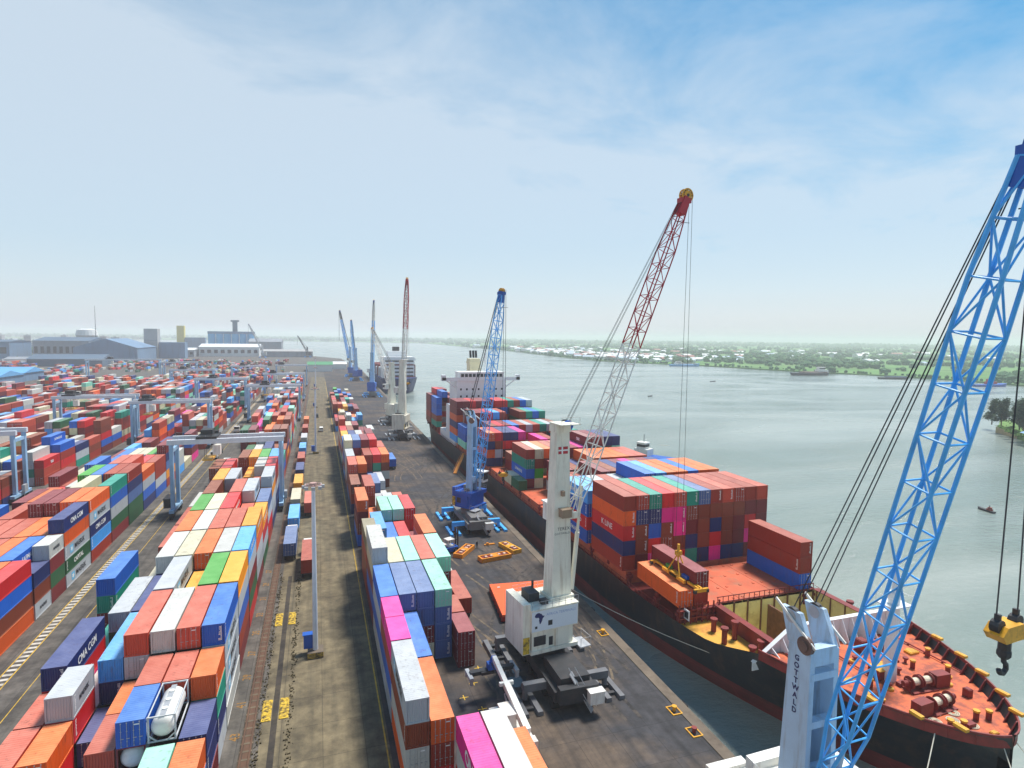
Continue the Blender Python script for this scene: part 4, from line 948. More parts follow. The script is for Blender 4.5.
b.box(-9.7,ay0-0.8,dz(32.4),9.7,ay0+8.3,dz(32.6))
br = b.build('bridge', M_SHIPW, acc)
for k in range(11):
    b = MB(); b.box(-8.9+k*1.63,ay0-0.65,dz(30.6),-7.65+k*1.63,ay0-0.58,dz(31.9)); b.build('bridge_window', M_GLASS, br) if False else b.build('bridge_window', M_GLASS, acc)
b = MB(); b.box(-2.0,ay1-2,dz(29),2.6,ay1+4,dz(37.6)); b.box(-2.2,ay1-2.1,dz(35.5),2.8,ay1+4.1,dz(36.4)); fu = b.build('funnel', mat('funnel_cream', lin(224,212,172), 0.5, var=0.06), ship)
for x in (-0.9,0.4,1.6):
    b = MB(); b.tube((x,ay1+1.5,dz(38)),(x,ay1+2.2,dz(41.0)),0.5,8); b.build('exhaust_pipe', M_DARK, fu)
b = MB(); b.tube((2.5,ay0+4,dz(32.6)),(2.5,ay0+4,dz(43)),0.25,6,0,0.1); b.bar((0.2,ay0+4,dz(37)),(4.8,ay0+4,dz(37)),0.2,0.2); b.bar((1.0,ay0+4,dz(40)),(4.0,ay0+4,dz(40)),0.15,0.15); b.tube((1.2,ay0+2,dz(32.6)),(2.5,ay0+4,dz(41)),0.08,4); b.tube((3.8,ay0+2,dz(32.6)),(2.5,ay0+4,dz(41)),0.08,4)
b.build('radar_mast', M_SHIPW, ship)
b = MB()
for i in range(26): 
    y = 205+i*0.0
b = MB(); b.box(-14.9,70,dz(5),-13.4,76,dz(20)); b.box(-14.8,60,dz(5.2),-14.0,70,dz(9)); b.build('stair_tower', M_SHIPW, ship)
# accommodation ladder resting on the quay
b = MB(); b.bar((49.2-SCX,204-160,dz(5.4)),(44.2-SCX,196-160,dz(0.3)),1.1,0.15)
for s in (-0.5,0.5): b.tube((49.2+s-SCX,204-160,dz(6.4)),(44.2+s-SCX,196-160,dz(1.3)),0.05,4)
tag(b.build('gangway', M_ORANGE, ship))
# mooring lines
def rope_line(p, q, sag, r, n=14):
    b = MB(); P = None
    for i in range(n+1):
        t = i/n; v = Vector(p).lerp(Vector(q), t); v.z -= sag*4*t*(1-t)
        if P: b.tube(P, v, r, 5, 0, caps=False)
        P = v
    return b
M_MOOR = mat('mooring_rope', lin(206,200,182), 0.85, var=0.12, scale=3)
for p, q, sag, lab in (((57.2,44.6,7.9),(44.4,97.5,0.5),1.6,'long pale mooring rope slanting along the black hull to the quay'),
                  ((63.9,37.6,7.6),(52.0,22.0,-2.8),0.4,'pale mooring rope running down from the bow tip, nearer the crane'),
                  ((65.3,37.2,7.6),(66.0,20.0,-3.0),0.6,'pale mooring rope dropping from the very tip of the bow'),
                  ((58.8,40.6,7.6),(44.4,33.0,0.4),0.8,'pale mooring rope from the forecastle down behind the blue boom')):
    tag(rope_line(p, q, sag, 0.055).build('mooring_rope', M_MOOR), lab, 'rope', 'mooring ropes of the black ship')
b = rope_line((63.4,43.0,8.3),(64.6,37.6,8.8),0.0,0.05,2); b.build('mooring_rope', M_MOOR, ship); ship.children[-1].location = -O
b = rope_line((65.0,43.0,8.3),(66.4,38.6,8.8),0.0,0.05,2); b.build('mooring_rope', M_MOOR, ship); ship.children[-1].location = -O

# ------------------------------------------------------------------ cranes
def lattice(P, Q, w0, w1, wt, n, r, rd, side, cut=None, m_lo=0, m_hi=1, tip=0.12):
    """square lattice boom between P and Q; returns lower and upper mesh builders"""
    P = Vector(P); Q = Vector(Q); d = (Q-P).normalized(); side = Vector(side).normalized(); up = side.cross(d).normalized()
    Ln = (Q-P).length; lo = MB(); hi = MB()
    def width(t):
        if t < 0.12: return w0+(w1-w0)*t/0.12
        if t > 1-tip: return w1+(wt-w1)*(t-1+tip)/tip
        return w1
    def corner(t, k):
        w = width(t)/2; s = ((-1,-1),(1,-1),(1,1),(-1,1))[k]
        return P+d*(Ln*t)+side*(w*s[0])+up*(w*s[1]*(1 if t > 0.08 else 0.45))
    for i in range(n):
        t0, t1 = i/n, (i+1)/n
        b = lo if (cut is None or (t0+t1)/2 < cut) else hi
        for k in range(4):
            b.tube(corner(t0,k), corner(t1,k), r, 6, caps=False)
            k2 = (k+1) % 4
            b.tube(corner(t1,k), corner(t1,k2), rd, 5, caps=False)
            if (i+k) % 2: b.tube(corner(t0,k), corner(t1,k2), rd, 5, caps=False)
            else: b.tube(corner(t0,k2), corner(t1,k), rd, 5, caps=False)
    return lo, hi, corner
def wheel(b, x, y, r, w): b.tube((x-w/2,y,r),(x+w/2,y,r),r,12)
def harbour_crane(label, base, rz, p, group='mobile harbour cranes along the quay'):
    """mobile harbour crane; boom along local +x"""
    t = thing('harbour_crane', label, 'crane', (base[0], base[1], 0.012), rz, group)
    inv = Matrix.Rotation(-rz, 4, 'Z')
    det = p.get('detail', 2)
    mb_, mt, mh, ml, mu, mp = p['chassis'], p['tower'], p['house'], p['boom_lo'], p['boom_hi'], p['pad']
    # undercarriage lies along the quay whatever way the crane is slewed
    b = MB(inv); b.box(-2.9,-9.5,1.3,2.9,9.5,2.7); b.box(-2.6,-10.6,1.5,2.6,-9.5,3.5); b.box(-2.2,9.5,1.5,2.2,10.6,3.1); b.box(-2.0,-9.2,2.7,2.0,-3.4,4.1); b.tube((0,0,2.7),(0,0,4.4),2.3,20)
    ch = b.build('chassis', mb_, t)
    if det > 1:
        for i in range(7):
            for s in (-1, 1): b = MB(inv); wheel(b, s*2.5, -8.4+i*2.8, 0.75, 0.9); b.build('wheel', M_RUBBER, t)
        b = MB(inv)
        b.bar((1.6,-10.9,0.3),(-0.6,-9.0,4.6),0.9,0.1)
        for s in (-0.42,0.42): b.tube((1.6+s,-11.2,1.1),(-0.6+s,-9.3,5.5),0.05,4)
        b.build('stairs', M_GALV, t)
        b = MB(inv); b.box(1.0,-11.7,1.6,2.9,-10.65,3.1); b.box(0.9,-11.8,3.1,3.0,-10.6,3.2); b.build('generator_box', M_WPAINT, t)
    pr = p.get('pr', 5.7)
    for sx in (-1, 1):
        for sy in (-1, 1):
            b = MB(inv); y = sy*6.2
            b.box(min(sx*2.9,sx*(pr+0.3)),y-0.45,1.5,max(sx*2.9,sx*(pr+0.3)),y+0.45,2.5); b.tube((sx*pr,y,0.4),(sx*pr,y,1.6),0.35,10)
            o = b.build('outrigger', mp, t)
            for q in (-0.95, 0.95):
                b = MB(inv); x = sx*pr+q
                b.prof([(x-0.42,0.02),(x+0.42,0.02),(x+0.34,0.55),(x-0.34,0.55)], y-3.3, y+3.3); b.build('pad_beam', mp, o)
            for q in (-1.8, 0, 1.8): b = MB(inv); b.box(sx*pr-0.5,y+q-0.25,0.1,sx*pr+0.5,y+q+0.25,0.36); b.build('pad_brace', M_DARK, o)
    # slewing house
    hz = p.get('hz', 10.6); tx = p.get('tx', 0.6)
    hx = p.get('hx', -6.4)
    b = MB(); b.box(hx,-3.1,4.5,2.9,3.1,5.0)
    b.box(hx+0.2,-2.9,5.0,hx+2.8,2.9,7.6); b.box(hx+2.8,-2.7,5.0,2.3,2.7,7.6)
    b.box(hx,-3.15,7.6,2.8,3.15,hz); b.box(hx-1.1,-2.8,4.6,hx,2.8,hz+0.9); b.box(hx,-3.2,hz,2.9,3.2,hz+0.12)
    ho = b.build('house', [mh], t)
    if det > 1:
        b = MB(); b.box(-0.6,-3.0,5.05,1.5,-2.72,7.55); b.build('service_door', mh, ho)
        b = MB(); b.box(hx+0.5,-2.96,5.6,hx+2.3,-2.9,6.9,0); b.build('louvre', M_DARK, ho)
        b = MB(); b.box(-1.6,-2.76,5.2,-0.9,-2.7,6.4); b.build('louvre', M_DARK, ho)
        b = MB(); b.box(hx-1.05,-2.84,4.7,hx-0.1,-2.8,7.0); b.build('warning_panel', M_SPEED, ho)
        b = MB()
        for x in [hx+0.1+i*(2.7-hx)/7 for i in range(8)]:
            if True: pass
        b = None
        for y in (-3.12, 3.12):
            b = MB()
            for x in [hx+0.1+i*(2.7-hx)/7 for i in range(8)]: b.tube((x,y,hz+0.12),(x,y,hz+1.15),0.03,4)
            for z in (0.65,1.15): b.tube((hx+0.1,y,hz+z),(2.8,y,hz+z),0.03,4)
            b.build('handrail', M_GALV, t)
        b = MB(); b.cbox(hx+1.6,0.5,hz+0.7,1.6,2.4,1.2); b.cbox(hx+2.6,-1.6,hz+0.4,1.0,0.9,0.6); b.tube((-2.0,1.4,hz),(-2.0,1.4,hz+2.2),0.18,8); b.build('machinery', mb_, t)
        if p.get('catwalk', True):
            b = MB(); b.box(2.9,-3.9,4.4,4.6,-1.2,4.5)
            for x, y in ((2.95,-3.85),(4.55,-3.85),(4.55,-1.25)): b.tube((x,y,4.5),(x,y,5.7),0.035,4)
            b.tube((2.95,-3.85,5.7),(4.55,-3.85,5.7),0.035,4); b.tube((4.55,-3.85,5.7),(4.55,-1.25,5.7),0.035,4); b.build('catwalk', M_GALV, t)
    # tower
    H = p['H']; wb, wt_ = p.get('wb', 1.75), p.get('wt', 1.15)
    b = MB()
    if p.get('style') == 'ladder':
        ts = p.get('ts', 1.0)
        for s in (-1, 1):
            y = s*wb; e = 0.26*min(1, ts+0.1)
            b.frustum((tx-1.9*ts, y-e, tx+1.4*ts, y+e), (tx-1.3*ts, y*0.86-e, tx+1.2*ts, y*0.86+e), 4.6, H-1.2)
            b.frustum((tx-1.5*ts, y*0.86-e+.03, tx+1.2*ts, y*0.86+e-.03), (tx-2.5*ts, y*0.86-e+.05, tx-0.3*ts, y*0.86+e-.05), H-1.2, H+1.6)
        b.box(tx-1.7*ts,-wb+0.28,4.6,tx-1.4*ts,wb-0.28,H-2.5)
        for z in (6.2, 10.4, 14.6, 18.8):
            if z < H-3: b.box(tx+0.5*ts,-wb*0.95,z,tx+1.28*ts,wb*0.95,z+0.6)
        b.box(tx+0.3*ts,-wb*0.84,H-2.4,tx+1.22*ts,wb*0.84,H-0.9)
    else:
        b.frustum((tx-1.55,-wb,tx+1.55,wb), (tx-1.0,-wt_,tx+1.0,wt_), hz+0.12, H-1.2)
        b.frustum((tx-1.15,-wt_-0.15,tx+1.15,wt_+0.15), (tx-1.1,-wt_-0.1,tx+1.1,wt_+0.1), H-1.2, H)
        b.box(tx-1.9,-wb-0.25,hz+0.12,tx+1.9,wb+0.25,hz+0.5)
    tw = b.build('tower', mt, t)
    for s in (-1, 1):
        if p.get('style') == 'ladder':
            b = MB(); y = s*wb*0.86; b.tube((tx-1.2,y-0.2,H+1.0),(tx-1.2,y+0.2,H+1.0),0.8,18); b.tube((tx-1.2,y-0.24,H+1.0),(tx-1.2,y+0.24,H+1.0),0.55,16,1); b.build('sheave', [M_DARK, M_GALV], tw)
            b = MB(); b.bar((tx-2.8,y+s*0.35,H+2.0),(tx+1.6,y+s*0.35,H-0.6),0.12,0.22); b.build('top_beam', M_WPAINT, tw)
            if s < 0:
                b = MB(); b.tube((tx+0.6,y-0.5,H-0.7),(tx+0.6,y-0.3,H-0.7),0.75,18); b.tube((tx+0.6,y-0.62,H-0.7),(tx+0.6,y+0.2,H-0.7),0.42,14); b.tube((tx+0.6,y-0.25,H-0.7),(tx+0.6,y-0.1,H-0.7),0.75,18); b.build('rope_sheave', mat('brown_sheave', lin(110,84,74), 0.6), tw) if 'brown_sheave' not in bpy.data.materials else b.build('rope_sheave', bpy.data.materials['brown_sheave'], tw)
        else:
            b = MB(); b.tube((tx+1.0,s*0.5-0.15,H-0.4),(tx+1.0,s*0.5+0.15,H-0.4),0.75,16); b.build('sheave', M_DARK if s > 0 else M_BLUE2, tw)
    if det > 1 and p.get('style') != 'ladder':
        b = MB(); b.cbox(tx,-1.2,H+0.08,3.0,3.6,0.1)
        for x in (-1.4,0,1.4): b.tube((tx+x,-2.9,H+0.1),(tx+x,-2.9,H+1.1),0.035,4)
        b.tube((tx-1.4,-2.9,H+1.1),(tx+1.4,-2.9,H+1.1),0.035,4); b.build('top_platform', mt, tw)
    # cab on the tower side
    zf = p['zf']
    cz = zf-1.5
    sc_ = -1
    b = MB(); cy = p.get('cab_y', 2.9); b.box(tx-0.6,cy-1.0,cz,tx+2.6,cy+1.0,cz+2.5); b.box(tx-0.8,cy-1.2,cz+2.5,tx+2.8,cy+1.2,cz+2.7); cb = b.build('cab', M_WPAINT, t)
    b = MB(); b.box(tx+2.6,cy-0.9,cz+0.6,tx+2.66,cy+0.9,cz+2.3); b.box(tx+0.6,cy-1.05,cz+0.9,tx+2.4,cy-1.0,cz+2.2); b.box(tx+0.6,cy+1.0,cz+0.9,tx+2.4,cy+1.05,cz+2.2); b.build('cab_window', M_GLASS, cb)
    # boom
    P = (tx+1.9, 0, zf); Q = (p['r'], 0, p['zt'])
    lo, hi, corner = lattice(P, Q, p.get('w0',2.6), p.get('w1',1.9), p.get('wtip',1.1), p.get('n',22), p.get('rc',0.11), p.get('rd',0.06), (0,1,0), p.get('cut'), tip=0.16)
    if p.get('cut'): lo.build('boom_lower', ml, t); hi.build('boom_upper', mu, t)
    else: lo.build('boom', ml, t)
    for s in (-1, 1):
        b = MB(); b.bar((tx+0.9,s*1.3,zf),(tx+2.2,s*1.3,zf),0.35,0.9); b.tube((tx+1.9,s*1.55,zf),(tx+1.9,s*1.05,zf),0.35,10); b.build('boom_foot', mt, t)
    Qv = Vector(Q); d = (Qv-Vector(P)).normalized()
    hd = MB(); hd.bar(Qv-d*1.8, Qv+d*0.9, 1.3, 1.1); hd.bar(Qv+d*0.4-Vector((0.9,0,0)), Qv+d*0.4+Vector((0.9,0,0)), 1.1, 0.7); hd.build('boom_head', p['head'], t)
    for s in (-1, 1):
        b = MB(); c = Qv+d*(0.5+p.get('sheave', 0.95)*0.8); sr = p.get('sheave', 0.95); b.tube((c.x,s*0.32-0.10,c.z),(c.x,s*0.32+0.10,c.z),sr*0.72,18,1); b.tube((c.x,s*0.32-0.13,c.z),(c.x,s*0.32+0.13,c.z),sr*0.25,10)
        for k in range(12): a = math.pi*k/6; b.tube((c.x+sr*0.6*math.cos(a),s*0.32,c.z+sr*0.6*math.sin(a)),(c.x+sr*math.cos(a),s*0.32,c.z+sr*math.sin(a)),0.09,4)
        for k in range(20): a = math.pi*k/10; a2 = a+math.pi/10; b.bar((c.x+sr*math.cos(a),s*0.32,c.z+sr*math.sin(a)),(c.x+sr*math.cos(a2),s*0.32,c.z+sr*math.sin(a2)),0.16,0.2,1)
        b.build('head_sheave', [M_DARK, M_YELM], t)
    b = MB(); c = Qv-d*3; b.tube(c, c+Vector((2.4,0,0.0)), 0.05, 4); b.build('wind_gauge_arm', M_DARK, t)
    if det > 1:   # luffing cylinder
        b = MB(); t0 = Vector((tx+2.4,0,hz+0.6)); t1 = Vector(P)+d*((Qv-Vector(P)).length*p.get('cyl',0.12))-Vector((0,0,0.8))
        m_ = t0.lerp(t1, 0.55); b.tube(t0,m_,0.32,10); b.tube(m_,t1,0.2,10,0); b.build('luffing_cylinder', p.get('cylmat', mt), t)
    rr_ = p.get('rr', 0.035)
    top = Vector((tx+0.9,0,H-0.2)) if p.get('style') != 'ladder' else Vector((tx-1.0,0,H+2.0))
    rs_ = p.get('ropespread', 0.55)
    for s in (-rs_,-rs_*0.55,rs_*0.55,rs_):
        b = MB(); b.tube(top+Vector((0.1,s,0)), Qv+Vector((-0.6,s*0.45/rs_,0.3)), rr_, 4); b.build('luffing_rope', M_ROPE, t)
    zh = p['zh']; c = Qv+d*1.3+Vector((p.get('hoff', 0.9),0,0))
    hs = p.get('hs', 0.75)
    for s in (-hs, hs):
        b = MB(); b.tube(c+Vector((0,s*0.45,0)), (c.x, s, zh+0.9), rr_, 4); b.build('hoist_rope', M_ROPE, t)
    tip = Matrix.Rotation(rz, 4, 'Z') @ Vector((c.x,0,zh))
    return t, tw, ho, tip+Vector((base[0],base[1],0))
def hook_block(label, loc, rz, s=1.0):
    h = thing('hook_block', label, 'crane hook', loc, rz, 'crane hook blocks')
    b = MB(); b.prof([(-1.3*s,0.3*s),(-0.9*s,-0.2*s),(0.9*s,-0.2*s),(1.3*s,0.3*s),(0.8*s,0.8*s),(-0.8*s,0.8*s)], -0.55*s, 0.55*s); b.build('block_body', M_YELM, h)
    for q in (-1, 1):
        b = MB(); b.tube((q*0.95*s,-0.25*s,0.75*s),(q*0.95*s,0.25*s,0.75*s),0.42*s,12); b.bar((q*0.95*s,0,0.6*s),(q*0.95*s,0,1.5*s),0.22*s,0.3*s); b.build('sheave', M_DARK, h)
    b = MB(); b.tube((0,0,-0.2*s),(0,0,-0.9*s),0.34*s,10); b.tube((0,0,-0.9*s),(0,0,-1.5*s),0.22*s,8); b.ball((0,0,-1.15*s),0.42*s)
    pts = [(0.02,-1.5),(0.05,-1.75),(0.3,-1.95),(0.34,-2.25),(0.05,-2.5),(-0.3,-2.4),(-0.42,-2.15)]
    for a, c in zip(pts, pts[1:]): b.tube((a[0]*s,0,a[1]*s),(c[0]*s,0,c[1]*s),0.15*s,8)
    b.build('hook', M_DARK, h)
    return h
# cream crane at the ship's bow end with the red and white boom
cr1, tw1, ho1, tip1 = harbour_crane('cream harbour crane with white and red lattice boom beside the ship', (30.6,75.0), R(7),
    dict(H=35.3, zf=22.4, r=21.6, zt=67.2, zh=14.6, hx=-4.4, chassis=M_DARK, tower=M_CREAM, house=M_CREAM, pad=mat('pad_grey', lin(104,105,108), 0.6, var=0.2), boom_lo=M_WPAINT, boom_hi=M_RED, head=M_RED, cut=0.52, n=19, tx=1.2, wb=1.32, wt=0.9, cab_y=2.5, cyl=0.10, rc=0.10, rd=0.055, rr=0.028, w1=1.9))
# banner, emblem and lettering on the house side, lettering and flag on the tower
b = MB(); b.box(-4.35,-3.19,7.75,2.7,-3.155,10.5); b.build('banner', mat('banner_white', lin(216,224,230), 0.4, var=0.03), ho1)
af = [(0.0,2.0),(0.35,2.12),(0.75,2.05),(1.0,1.85),(1.25,1.8),(1.35,1.55),(1.62,1.3),(1.95,1.32),(1.85,1.05),(1.5,0.7),(1.42,0.3),(1.2,-0.1),(1.02,-0.42),(0.8,-0.42),(0.72,0.0),(0.6,0.4),(0.68,0.75),(0.5,1.05),(0.1,1.05),(-0.25,1.15),(-0.42,1.45),(-0.25,1.8)]
b = MB(); b.add([(-3.7+x*0.62,-3.197,9.0+z*0.62) for x,z in af], [tuple(range(len(af)))]); b.build('emblem', M_NAVYTXT, ho1, recalc=False)
for s_, sz, loc in (('AFRICA TERMINALS',0.52,(0.1,-3.197,9.85)),):
    me = text_mesh(s_, sz); me.materials.append(mat('faint_lettering', lin(138,160,200), 0.5)); o = bpy.data.objects.new('lettering', me); COL.objects.link(o); o.parent = ho1; o.rotation_euler = (R(90),0,0); o.location = loc
b = MB(); b.box(-1.9,-3.2,8.3,-1.25,-3.192,9.0); b.build('vent', M_DARK, ho1)
b = MB(); b.box(-3.9,-3.2,8.15,-3.55,-3.192,8.5); b.build('vent', M_DARK, ho1)
def on_tower(tw, me, m, z, H, hz, wb, wt_, tx, dx=0.0):
    me.materials.append(m); o = bpy.data.objects.new('lettering', me); COL.objects.link(o); o.parent = tw
    f = (z-hz)/(H-1.2-hz); y = -(wb+(wt_-wb)*f)-0.02; o.location = (tx+dx, y, z); o.rotation_euler = (R(90)-math.atan((wb-wt_)/(H-1.2-hz)),0,0); return o
on_tower(tw1, text_mesh('TEREX', 0.62, bold=0.0, spacing=1.12), M_BLKTXT, 20.6, 35.3, 10.7, 1.32, 0.9, 1.2, 0.2); on_tower(tw1, text_mesh('GOTTWALD', 0.40, spacing=1.1), M_BLKTXT, 19.95, 35.3, 10.7, 1.32, 0.9, 1.2)
b = MB(); b.add([(-0.75,-0.5,0),(0.75,-0.5,0),(0.75,0.5,0),(-0.75,0.5,0)],[(0,1,2,3)],0)
for x0,y0,x1,y1 in ((-0.75,-0.1,0.75,0.1),(-0.25,-0.5,-0.02,0.5)): b.add([(x0,y0,0.004+0.003*(x1-x0<1)),(x1,y0,0.004+0.003*(x1-x0<1)),(x1,y1,0.004+0.003*(x1-x0<1)),(x0,y1,0.004+0.003*(x1-x0<1))],[(0,1,2,3)],1)
me = b.mesh('flag_panel', [M_RED, M_WHTTXT], recalc=False); o = bpy.data.objects.new('flag_panel', me); COL.objects.link(o); o.parent = tw1
f = (31.6-10.7)/(34.1-10.7); o.location = (1.2, -(1.32-0.42*f)-0.03, 31.6); o.rotation_euler = (R(90)-math.atan(0.42/23.4),0,0)
b = MB(); b.box(0.6,-2.2,22.4,2.1,-1.05,23.5); b.box(0.5,-2.3,23.5,2.2,-1.05,23.6); b.box(0.9,-1.6,25.3,1.3,-0.95,26.0); b.build('cabin_box', mat('tan_box', lin(150,128,104), 0.6), tw1)
# pale blue crane in front with the big blue boom
cr2, tw2, ho2, tip2 = harbour_crane('pale blue harbour crane with tall bright blue boom close in front of the bow', (39.9,38.2), R(-88.5),
    dict(H=22.4, zf=9.0, r=13.8, zt=58.0, zh=29.2, pr=4.0, hx=-3.0, ropespread=1.5, style='ladder', chassis=M_WPAINT, tower=mat('tower_pale_blue', lin(182,206,226), 0.45, var=0.08, scale=0.6, dirt=lin(130,112,92), dirt_amt=0.5, dirt_scale=1.1, stretch=(1.3,1.3,0.16)), house=M_WPAINT, pad=M_WPAINT, boom_lo=M_BLUE, boom_hi=M_BLUE, head=M_BLUE2, n=14, hz=8.0, tx=0.2, w0=2.5, w1=2.1, wtip=1.2, rc=0.155, rd=0.08, sheave=0.6, hoff=0.1, rr=0.045, wb=1.5, ts=0.92, hs=1.0, cab_y=2.9, catwalk=False, detail=3))
for i, ch_ in enumerate('GOTTWALD'):
    me = text_mesh(ch_, 0.66, bold=0.025); me.materials.append(M_NAVYTXT); o = bpy.data.objects.new('lettering', me); COL.objects.link(o); o.parent = tw2
    z = 20.2-i*0.66; f = (z-4.6)/(22.4-1.2-4.6); y = -(1.5-0.21*f)-0.285
    o.location = (-0.05, y, z); o.rotation_euler = (R(90)-0.014,0,0)
hook_block('heavy yellow hook block hanging over the water from the blue boom', (tip2.x, tip2.y, tip2.z-0.2), R(5), 1.0)
# blue crane farther along the ship
BL = dict(sheave=0.6, chassis=mat('chassis_grey', lin(112,110,108), 0.6, var=0.15), tower=M_LBLUE, house=M_BLUE2, pad=M_BLUE, boom_lo=M_BLUE, boom_hi=M_BLUE, head=M_BLUE2)
_, _, _, tip3 = harbour_crane('blue harbour crane standing beside the middle of the black ship', (36.2,143), R(-52),
    dict(H=27.0, zf=12.0, r=9.0, zt=57.0, zh=13.5, hx=-2.4, n=22, rr=0.05, style='ladder', ts=0.62, wb=0.95, w1=1.8, hz=8.4, cab_y=2.2, **BL))
hook_block('small yellow hook block hanging beside the grey hull above three orange spreaders', (tip3.x, tip3.y, tip3.z), 0, 0.9)
WH = dict(sheave=0.7, chassis=M_DARK, tower=M_CREAM, house=M_CREAM, pad=M_GALV, boom_lo=M_WPAINT, boom_hi=M_RED, head=M_RED)
_, _, _, tp = harbour_crane('cream crane with upright white and red boom, by the far stern of the ship', (37.0,276), R(68), dict(H=36, zf=22, r=10, zt=73, zh=24, cut=0.55, n=18, rr=0.06, rc=0.14, rd=0.08, **WH))
hook_block('tiny yellow hook under the upright white and red boom', (tp.x,tp.y,tp.z), 0, 0.9)
_, _, _, tp = harbour_crane('shorter cream crane standing just behind the upright red and white boom', (38,322), R(115), dict(H=33, zf=20, r=20, zt=50, zh=30, n=14, rr=0.06, rc=0.14, rd=0.08, detail=1, **{**WH,'boom_hi':M_WPAINT,'head':M_WPAINT}))
_, _, _, tp = harbour_crane('far blue harbour crane by the blue-hulled ship, with a pale boom top', (45-5,470), R(78), dict(H=34, zf=20, r=14, zt=74, zh=40, n=14, rr=0.08, rc=0.2, rd=0.12, cut=0.72, detail=1, **{**BL,'boom_hi':M_WPAINT}))
_, _, _, tp = harbour_crane('distant blue harbour crane, larger of the pair leaning over the yard', (36,700), R(150), dict(H=34, zf=20, r=13, zt=74, zh=40, n=12, rr=0.1, rc=0.28, rd=0.16, cut=0.8, detail=1, **{**BL,'boom_hi':M_DARK}))
_, _, _, tp = harbour_crane('distant blue harbour crane, the shorter upright one of the pair', (38,640), R(120), dict(H=34, zf=20, r=8, zt=62, zh=36, n=12, rr=0.1, rc=0.26, rd=0.15, detail=1, **BL))
_, _, _, tp = harbour_crane('thin grey crane far off at the edge of the distant water', (-105,1290), R(165), dict(H=26, zf=16, r=26, zt=66, zh=30, n=10, rr=0.12, rc=0.3, rd=0.2, detail=1, **{**BL,'boom_lo':M_GALV,'tower':M_GALV,'house':M_GALV}))
_, _, _, tp = harbour_crane('low dark crane far off on the distant pier', (-20,1320), R(160), dict(H=22, zf=14, r=20, zt=44, zh=24, n=9, rr=0.12, rc=0.3, rd=0.2, detail=1, **{**BL,'boom_lo':M_DARK,'tower':M_DARK,'house':M_DARK}))

# spreaders: the one on the cream crane's ropes, and three lying on the quay
def spreader(name, label, loc, rz, m, bar=True, L_=12.0):
    h = thing(name, label, 'spreader', loc, rz, 'container spreaders')
    b = MB(); b.box(-0.95,-3.0,0.1,-0.55,3.0,0.6); b.box(0.55,-3.0,0.1,0.95,3.0,0.6); b.box(-0.95,-1.0,0.15,0.95,1.0,0.75); b.build('main_frame', m, h)
    for s in (-1, 1):
        b = MB(); b.box(-0.4,min(s*3.0,s*L_/2),0.15,-0.12,max(s*3.0,s*L_/2),0.5); b.box(0.12,min(s*3.0,s*L_/2),0.15,0.4,max(s*3.0,s*L_/2),0.5); b.box(-1.2,s*(L_/2)-0.18,0.0,1.2,s*(L_/2)+0.18,0.5); b.build('telescopic_arm', m, h)
        for x in (-1.05,1.05):
            b = MB(); b.box(x-0.2,s*(L_/2)-0.25,-0.12,x+0.2,s*(L_/2)+0.25,0.35); b.build('corner_guide', M_DARK, h)
    for i, (y, mm) in enumerate(((-2.2,M_BLUE2),(2.2,mat('box_green', lin(70,140,60), 0.6) if 'box_green' not in bpy.data.materials else bpy.data.materials['box_green']))):
        b = MB(); b.cbox(0,y,0.85,0.7,1.4,0.5); b.build('hydraulic_box', mm, h)
    if bar:
        for s in (-1, 1):
            for x in (-1, 1):
                b = MB(); b.bar((x*0.75,s*1.6,0.6),(x*0.15,0,3.6),0.16,0.16); b.build('bridle_leg', m, h)
        b = MB(); b.cbox(0,0,3.8,0.9,0.7,0.7); b.tube((0,0,4.1),(0,0,5.2),0.22,8); b.build('swivel', M_YELM, h)
    return h
spreader('spreader', 'yellow spreader hanging on ropes above the orange container at the ship side', (tip1.x, tip1.y, SZ0+STZ+0.25), R(0), M_YELM)
def flat_spreader(label, loc, rz, m1, L_=6.4):
    h = thing('spreader', label, 'spreader', loc, rz, 'container spreaders')
    b = MB(); b.box(-1.1,-L_/2,0,-0.8,L_/2,0.9); b.box(0.8,-L_/2,0,1.1,L_/2,0.9); b.box(-0.8,-L_/2,0,0.8,-L_/2+0.35,0.9); b.box(-0.8,L_/2-0.35,0,0.8,L_/2,0.9); b.box(-0.8,-0.7,0.1,0.8,0.7,0.95); b.build('main_frame', m1, h)
    b = MB(); b.box(-0.78,-L_/2+0.35,0.25,0.78,-0.72,0.7); b.box(-0.78,0.72,0.25,0.78,L_/2-0.35,0.7); b.build('deck_plate', M_DECKD, h)
    for y in (-L_*0.3, -L_*0.12, L_*0.14, L_*0.32):
        b = MB(); b.cbox(0.1,y,0.85,0.7,0.5,0.3); b.build('lug', mat('lug_pale', lin(204,170,150), 0.6) if 'lug_pale' not in bpy.data.materials else bpy.data.materials['lug_pale'], h)
    return h
flat_spreader('orange spreader lying slanted behind the white forklift', (29.8,122.6,0.02), R(-38), M_ORANGE, 6.6)
flat_spreader('orange and yellow spreader lying crosswise, lowest of the three on the quay', (35.2,117.4,0.02), R(-80), M_ORANGE, 7.0)
flat_spreader('yellow spreader with pale lugs lying nearest the quay edge', (40.0,121.8,0.02), R(16), M_YELM, 6.0)
b = MB(); b.prism([(0,0),(2.6,0.2),(2.4,0.7),(1.2,0.6),(0.1,0.5)],0,0.25); b.cbox(0.8,0.3,0.4,0.5,0.4,0.3)
tag(b.build('lifting_beam', M_ORANGE, None, (35.2,125.6,0.02)), 'small orange lifting beam on the asphalt beside the standing worker', 'lifting beam')
